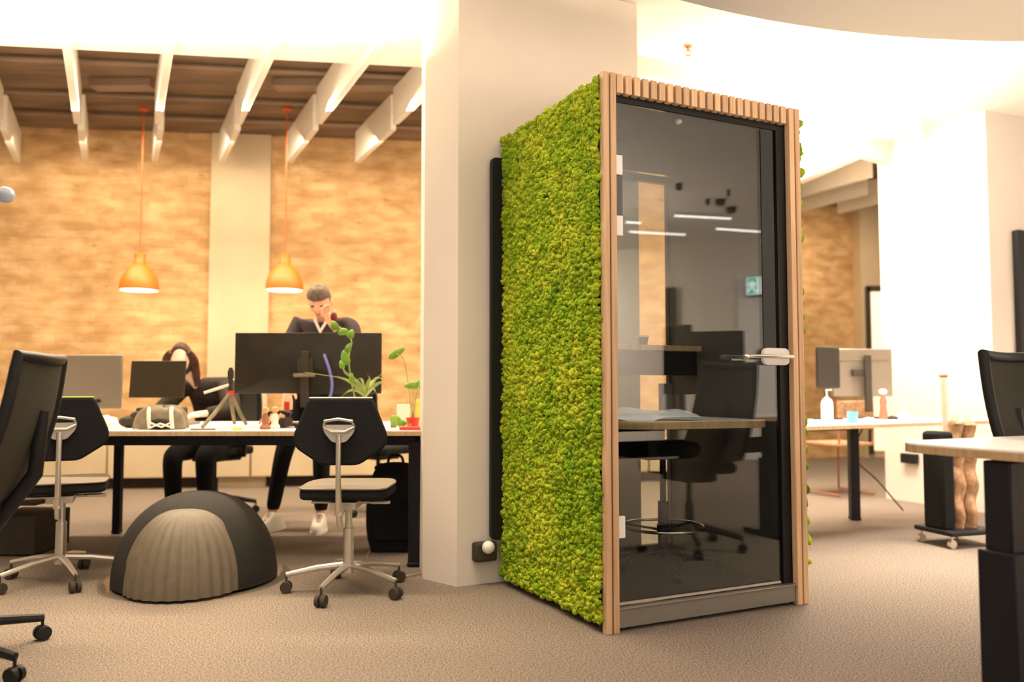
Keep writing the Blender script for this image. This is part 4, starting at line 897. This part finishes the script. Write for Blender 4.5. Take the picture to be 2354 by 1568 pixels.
# ------------------------------------------------------------------ people
def skin_eval(chains, sub=2):
    """skeleton of connected edges with radii -> evaluated mesh data"""
    vs = []; es = []; rs = []; idx = {}
    def vi(p, r):
        k = tuple(round(c, 4) for c in p)
        if k not in idx: idx[k] = len(vs); vs.append(p); rs.append(r)
        return idx[k]
    for ch in chains:
        pr = None
        for p, r in ch:
            i = vi(p, r)
            if pr is not None and pr != i: es.append((pr, i))
            pr = i
    me = bpy.data.meshes.new('tmp'); me.from_pydata(vs, es, []); o = bpy.data.objects.new('tmp', me); COL.objects.link(o)
    o.modifiers.new('s', 'SKIN'); 
    for i, r in enumerate(rs):
        sv = me.skin_vertices[0].data[i]; rr = r if isinstance(r, tuple) else (r, r); sv.radius = rr; sv.use_root = (i == 0)
    o.modifiers.new('d', 'SUBSURF').levels = sub
    dg = bpy.context.evaluated_depsgraph_get(); ev = o.evaluated_get(dg).to_mesh()
    V_ = [v.co.copy() for v in ev.vertices]; F_ = [tuple(p.vertices) for p in ev.polygons]
    o.evaluated_get(dg).to_mesh_clear(); bpy.data.objects.remove(o); return V_, F_
def head_mb(mx):
    """head with brow, nose, lips, chin and ears; faces -y locally, height .23"""
    def f(u, v):
        a = u * 2 * pi; b = (v - .5) * pi; d = Vector((math.sin(a) * math.cos(b), -math.cos(a) * math.cos(b), math.sin(b)))
        x = d.x * .076; y = d.y * .096; z = d.z * .118
        if z < 0: x *= 1 + z * 2.6; y = y * (1 + z * (1.2 if y < 0 else 3.2))
        fr = max(0, -d.y) ** 3
        y -= .024 * math.exp(-((x / .014) ** 2)) * math.exp(-(((z + .018) / .024) ** 2)) * fr      # nose
        y -= .007 * math.exp(-(((z - .028) / .014) ** 2)) * fr                                    # brow
        y += .010 * math.exp(-(((abs(x) - .032) / .015) ** 2)) * math.exp(-(((z - .006) / .012) ** 2)) * fr
        y -= .006 * math.exp(-((x / .024) ** 2)) * math.exp(-(((z + .058) / .011) ** 2)) * fr       # lips
        y -= .008 * math.exp(-((x / .026) ** 2)) * math.exp(-(((z + .095) / .016) ** 2)) * fr
        return mx @ Vector((x, y, z))
    mb = MB().grid(f, 48, 36)
    for s in (-1, 1): mb.ball((s * .077, .008, -.008), (.010, .020, .032), 10, 8, mx)
    return mb
def person(label, body, head_mx, skin, hair, clothes, extra):
    t = thing('person', label, 'person', (0, 0, 0))
    V_, F_ = skin_eval(body); mb = head_mb(head_mx); mb.add(V_, F_)
    o = mb.build('body', skin, t); md = o.modifiers.new('r', 'REMESH'); md.mode = 'VOXEL'; md.voxel_size = .0045; md.use_smooth_shade = True
    for nm, ch, m in clothes:
        V_, F_ = skin_eval(ch); MB().add(V_, F_).build(nm, m, t)
    for s in (-1, 1): MB().ball((s * .032, -.085, .006), (.012, .008, .007), 10, 8, head_mx).build('eye', 'eye', t)
    MB().ball((0, -.092, -.058), (.022, .008, .006), 12, 8, head_mx).build('mouth', 'lips', t)
    extra(t); return t
def hand(w, dirv, up, s=1.0, curl=.5):
    """chains for palm, four unequal fingers and a thumb leaving the side of the palm"""
    d = Vector(dirv).normalized(); u_ = Vector(up).normalized(); sd = d.cross(u_).normalized(); w = Vector(w); out = []
    pm = w + d * .045 * s; out.append([(w, .024), (pm, (.034, .018))])
    for k, L in enumerate((.072, .080, .075, .060)):
        o_ = (k - 1.5) * .019; b = w + d * .085 * s + sd * o_; m1 = b + (d - u_ * curl * .5).normalized() * L * .55; m2 = m1 + (d * (1 - curl) - u_ * curl).normalized() * L * .5
        out.append([(pm, (.034, .018)), (b, .0095), (m1, .009), (m2, .0075)])
    b = w + d * .03 * s + sd * -.034; out.append([(pm, (.034, .018)), (b, .012), (b + (d - sd * .8).normalized() * .035, .010), (b + (d * 1.2 - sd * .5).normalized() * .062, .0085)])
    return out
# standing man, head bowed, one hand near the face
hx, hy = -1.352, 5.72
hz = P(735, 692, Y=hy).z; sh = P(735, 738, Y=5.86).z
Lp = Vector((-1.43, 5.98, .93)); ch = Vector((-1.37, 5.92, 1.25)); nk = Vector((-1.352, 5.86, sh + .02)); hb_ = Vector((hx, hy + .04, hz - .05))
sL = Vector((-1.352 - .195, 5.88, sh - .02)); sR = Vector((-1.352 + .20, 5.88, sh - .02))
eL = Vector((-1.60, 5.74, 1.17)); wL = Vector((-1.52, 5.55, .96)); eR = Vector((-1.10, 5.72, 1.26)); wR = Vector((-1.245, 5.60, hz - .17))
fL = Vector((-1.645, 5.66, .085)); fR = Vector((-1.30, 5.62, .085)); kL = Vector((-1.60, 5.74, .50)); kR = Vector((-1.33, 5.74, .50)); hL = Vector((-1.52, 5.95, .90)); hR = Vector((-1.34, 5.95, .90))
body = [[(Lp, .08), (ch, .08), (nk, .055), (hb_, .052)], [(ch, .08), (sL, .040), (eL, .038), (wL, .026)], [(ch, .08), (sR, .040), (eR, .038), (wR, .026)],
        [(Lp, .08), (hL, .06), (kL, .045), (fL, .036), (fL + Vector((-.02, -.10, -.04)), .035)], [(Lp, .08), (hR, .06), (kR, .045), (fR, .036), (fR + Vector((.02, -.10, -.04)), .035)]]
body += hand(wL, (.1, -.5, -.75), (0, -1, .5), curl=.3) + hand(wR, (-.35, -.05, .8), (-.5, .6, .3), curl=.7)
hm = Matrix.Translation((hx, hy, hz)) @ Matrix.Rotation(.62, 4, 'X') @ Matrix.Scale(1.02, 4)
sw = [[(Lp, (.17, .12)), (ch, (.185, .135)), (ch + Vector((0, 0, .10)), (.15, .11)), (nk + Vector((0, .01, -.06)), (.10, .085))], [(ch + Vector((0, 0, .10)), (.15, .11)), (sL, .072), (eL, .056), (wL + (eL - wL) * .15, .038)], [(ch + Vector((0, 0, .10)), (.15, .11)), (sR, .072), (eR, .056), (wR + (eR - wR) * .18, .038)]]
tr = [[(Lp, (.16, .12)), (hL, .095), (kL, .066), (fL + Vector((0, 0, .03)), .048)], [(Lp, (.16, .12)), (hR, .095), (kR, .066), (fR + Vector((0, 0, .03)), .048)]]
def shoes(t, fs, m='shoe'):
    for f_, dx in fs:
        mx = Matrix.Translation((f_.x, f_.y - .06, 0)) @ Matrix.Rotation(dx, 4, 'Z')
        def sf(u, v):
            a = u * 2 * pi; L_ = math.cos(a); w_ = math.sin(a); b = v * pi / 2
            top = .052 + (.055 if L_ < 0 else .055 * (1 - L_) ** 1.5)
            return mx @ Vector((w_ * .050 * math.cos(b) ** .5, -L_ * .14 * math.cos(b) ** .6, .016 + top * math.sin(b)))
        s = MB().grid(sf, 32, 10).build('shoe', m, t)
        MB().prism([((math.sin(k * pi / 16)) * .053, -math.cos(k * pi / 16) * .145) for k in range(32)], .0005, .018, mx).build('sole', m, s)
def man_extra(t):
    def hf(u, v):
        a = u * 2 * pi; b = v * pi / 2 * 1.02; d_ = Vector((math.sin(a) * math.cos(b), -math.cos(a) * math.cos(b), math.sin(b)))
        k = 1.0 + .04 * noise.noise(d_ * 9)
        lo = .05 if d_.y < -.2 else -.02 - .04 * max(0, d_.y)
        return hm @ Vector((d_.x * .080 * k, d_.y * .099 * k + .004, max(d_.z * .123 * k, 0) * (1 if d_.y > -.2 else 1) + (lo if v < .02 else max(0, lo * (1 - v * 1.2)))))
    MB().grid(hf, 48, 16).build('hair', 'hair_g', t)
    shoes(t, ((fL, -.5), (fR, .05)))
    MB().prism([(-.055, 0), (0, -.10), (.055, 0), (.04, .015), (0, -.07), (-.04, .015)], -.006, .006, Matrix.Translation((nk.x, nk.y - .095, nk.z - .02)) @ Matrix.Rotation(pi / 2 - .2, 4, 'X')).build('collar', 'paper', t)
person('standing person in a dark sweater with head bowed behind the large monitor', body, hm, 'skin', None, [('sweater', sw, 'sweater'), ('trousers', tr, 'trousers')], man_extra)
tag(MB().ball((wR.x + .03, wR.y - .045, wR.z + .045), (.024, .02, .035)).build('dark_red_mug', mat('dark_red', (.16, .005, .008), .4, var=.05)), 'dark red object held in the standing person\'s raised hand', 'mug')
# seated person with long brown hair
hx, hy = -2.375, 5.86
hz = P(404, 828, Y=hy).z
Lp = Vector((-2.25, 6.26, .60)); ch = Vector((-2.24, 6.12, .88)); nk = Vector((-2.33, 6.0, 1.03)); hb_ = Vector((hx, hy + .05, hz - .06))
sL = Vector((-2.42, 6.06, .98)); sR = Vector((-2.11, 6.05, .98)); eL = Vector((-2.52, 5.86, .80)); wL = Vector((-2.42, 5.60, .79)); eR = Vector((-1.99, 5.84, .80)); wR = Vector((-2.14, 5.58, .79))
kL = Vector((-2.40, 5.80, .50)); kR = Vector((-2.17, 5.80, .50)); fL = Vector((-2.40, 5.85, .085)); fR = Vector((-2.17, 5.85, .085)); hL = Vector((-2.34, 6.2, .54)); hR = Vector((-2.17, 6.2, .54))
body = [[(Lp, .07), (ch, .07), (nk, .045), (hb_, .043)], [(ch, .07), (sL, .035), (eL, .033), (wL, .022)], [(ch, .07), (sR, .035), (eR, .033), (wR, .022)],
        [(Lp, .07), (hL, .055), (kL, .045), (fL, .033), (fL + Vector((0, -.10, -.04)), .032)], [(Lp, .07), (hR, .055), (kR, .045), (fR, .033), (fR + Vector((0, -.10, -.04)), .032)]]
body += hand(wL, (.3, -.9, -.1), (0, 0, 1), curl=.35) + hand(wR, (-.3, -.9, -.1), (0, 0, 1), curl=.35)
hm2 = Matrix.Translation((hx, hy, hz)) @ Matrix.Rotation(.25, 4, 'Z') @ Matrix.Rotation(.30, 4, 'X') @ Matrix.Scale(.97, 4)
sw = [[(Lp, (.15, .12)), (ch, (.17, .125)), (ch + Vector((0, 0, .06)), (.14, .10)), (nk + Vector((0, .01, -.06)), (.085, .07))], [(ch + Vector((0, 0, .06)), (.14, .10)), (sL, .072), (eL, .060), (wL + (eL - wL) * .2, .04)], [(ch + Vector((0, 0, .06)), (.14, .10)), (sR, .078), (eR, .070), (wR + (eR - wR) * .2, .042)]]
tr = [[(Lp, (.17, .13)), (hL, .10), (kL, .075), (fL + Vector((0, 0, .03)), .055)], [(Lp, (.17, .13)), (hR, .10), (kR, .075), (fR + Vector((0, 0, .03)), .055)]]
def woman_extra(t):
    def hf(u, v):
        a = -pi + u * 2 * pi; b = (v * 1.0 - .35) * pi / 1.3; b = min(b, pi / 2)
        d_ = Vector((math.sin(a) * math.cos(b), math.cos(a) * math.cos(b), math.sin(b)))
        k = 1.06 + .05 * noise.noise(d_ * 6)
        return hm2 @ Vector((d_.x * .080 * k, max(d_.y * .104 * k + .006, -.052 - .0 * v if b < 1.0 else -.09), d_.z * .124 * k))
    MB().grid(hf, 48, 20).build('hair', 'hair_b', t)
    for pts, m in (([(-.062, -.045, .075), (-.088, -.030, .02), (-.092, -.02, -.06), (-.085, -.03, -.15)], 'hair_b'), ([(.058, -.05, .08), (.086, -.03, .02), (.098, -.01, -.06), (.120, -.04, -.19)], 'hair_b')):
        MB().tube([hm2 @ Vector(q) for q in bez(pts, 6)], [.022 + .012 * math.sin(k / 18 * pi) for k in range(19)], 10).build('hair_strand', m, t)
    shoes(t, ((fL, 0), (fR, 0)), 'black')
person('seated person with long brown hair in a dark jacket behind the laptop', body, hm2, 'skinl', None, [('jacket', sw, 'jacket'), ('trousers', tr, 'trousers')], woman_extra)
# blue-grey lamp head at the left edge
t = thing('desk_lamp', 'blue grey lamp head cut by the left edge of the photo', 'lamp', (-3.22, 5.1, DT))
zz = P(2, 448, Y=5.1).z - DT
MB().cyl((0, 0, 0), (0, 0, .015), .09).cyl((-.0, 0, .01), (-.12, 0, zz), .008, .008).build('stand', 'satin', t)
MB().ball((.02, 0, zz), (.055, .055, .05)).build('lamp_shade', mat('lamp_blue', (.18, .23, .32), .4, var=.05), t)
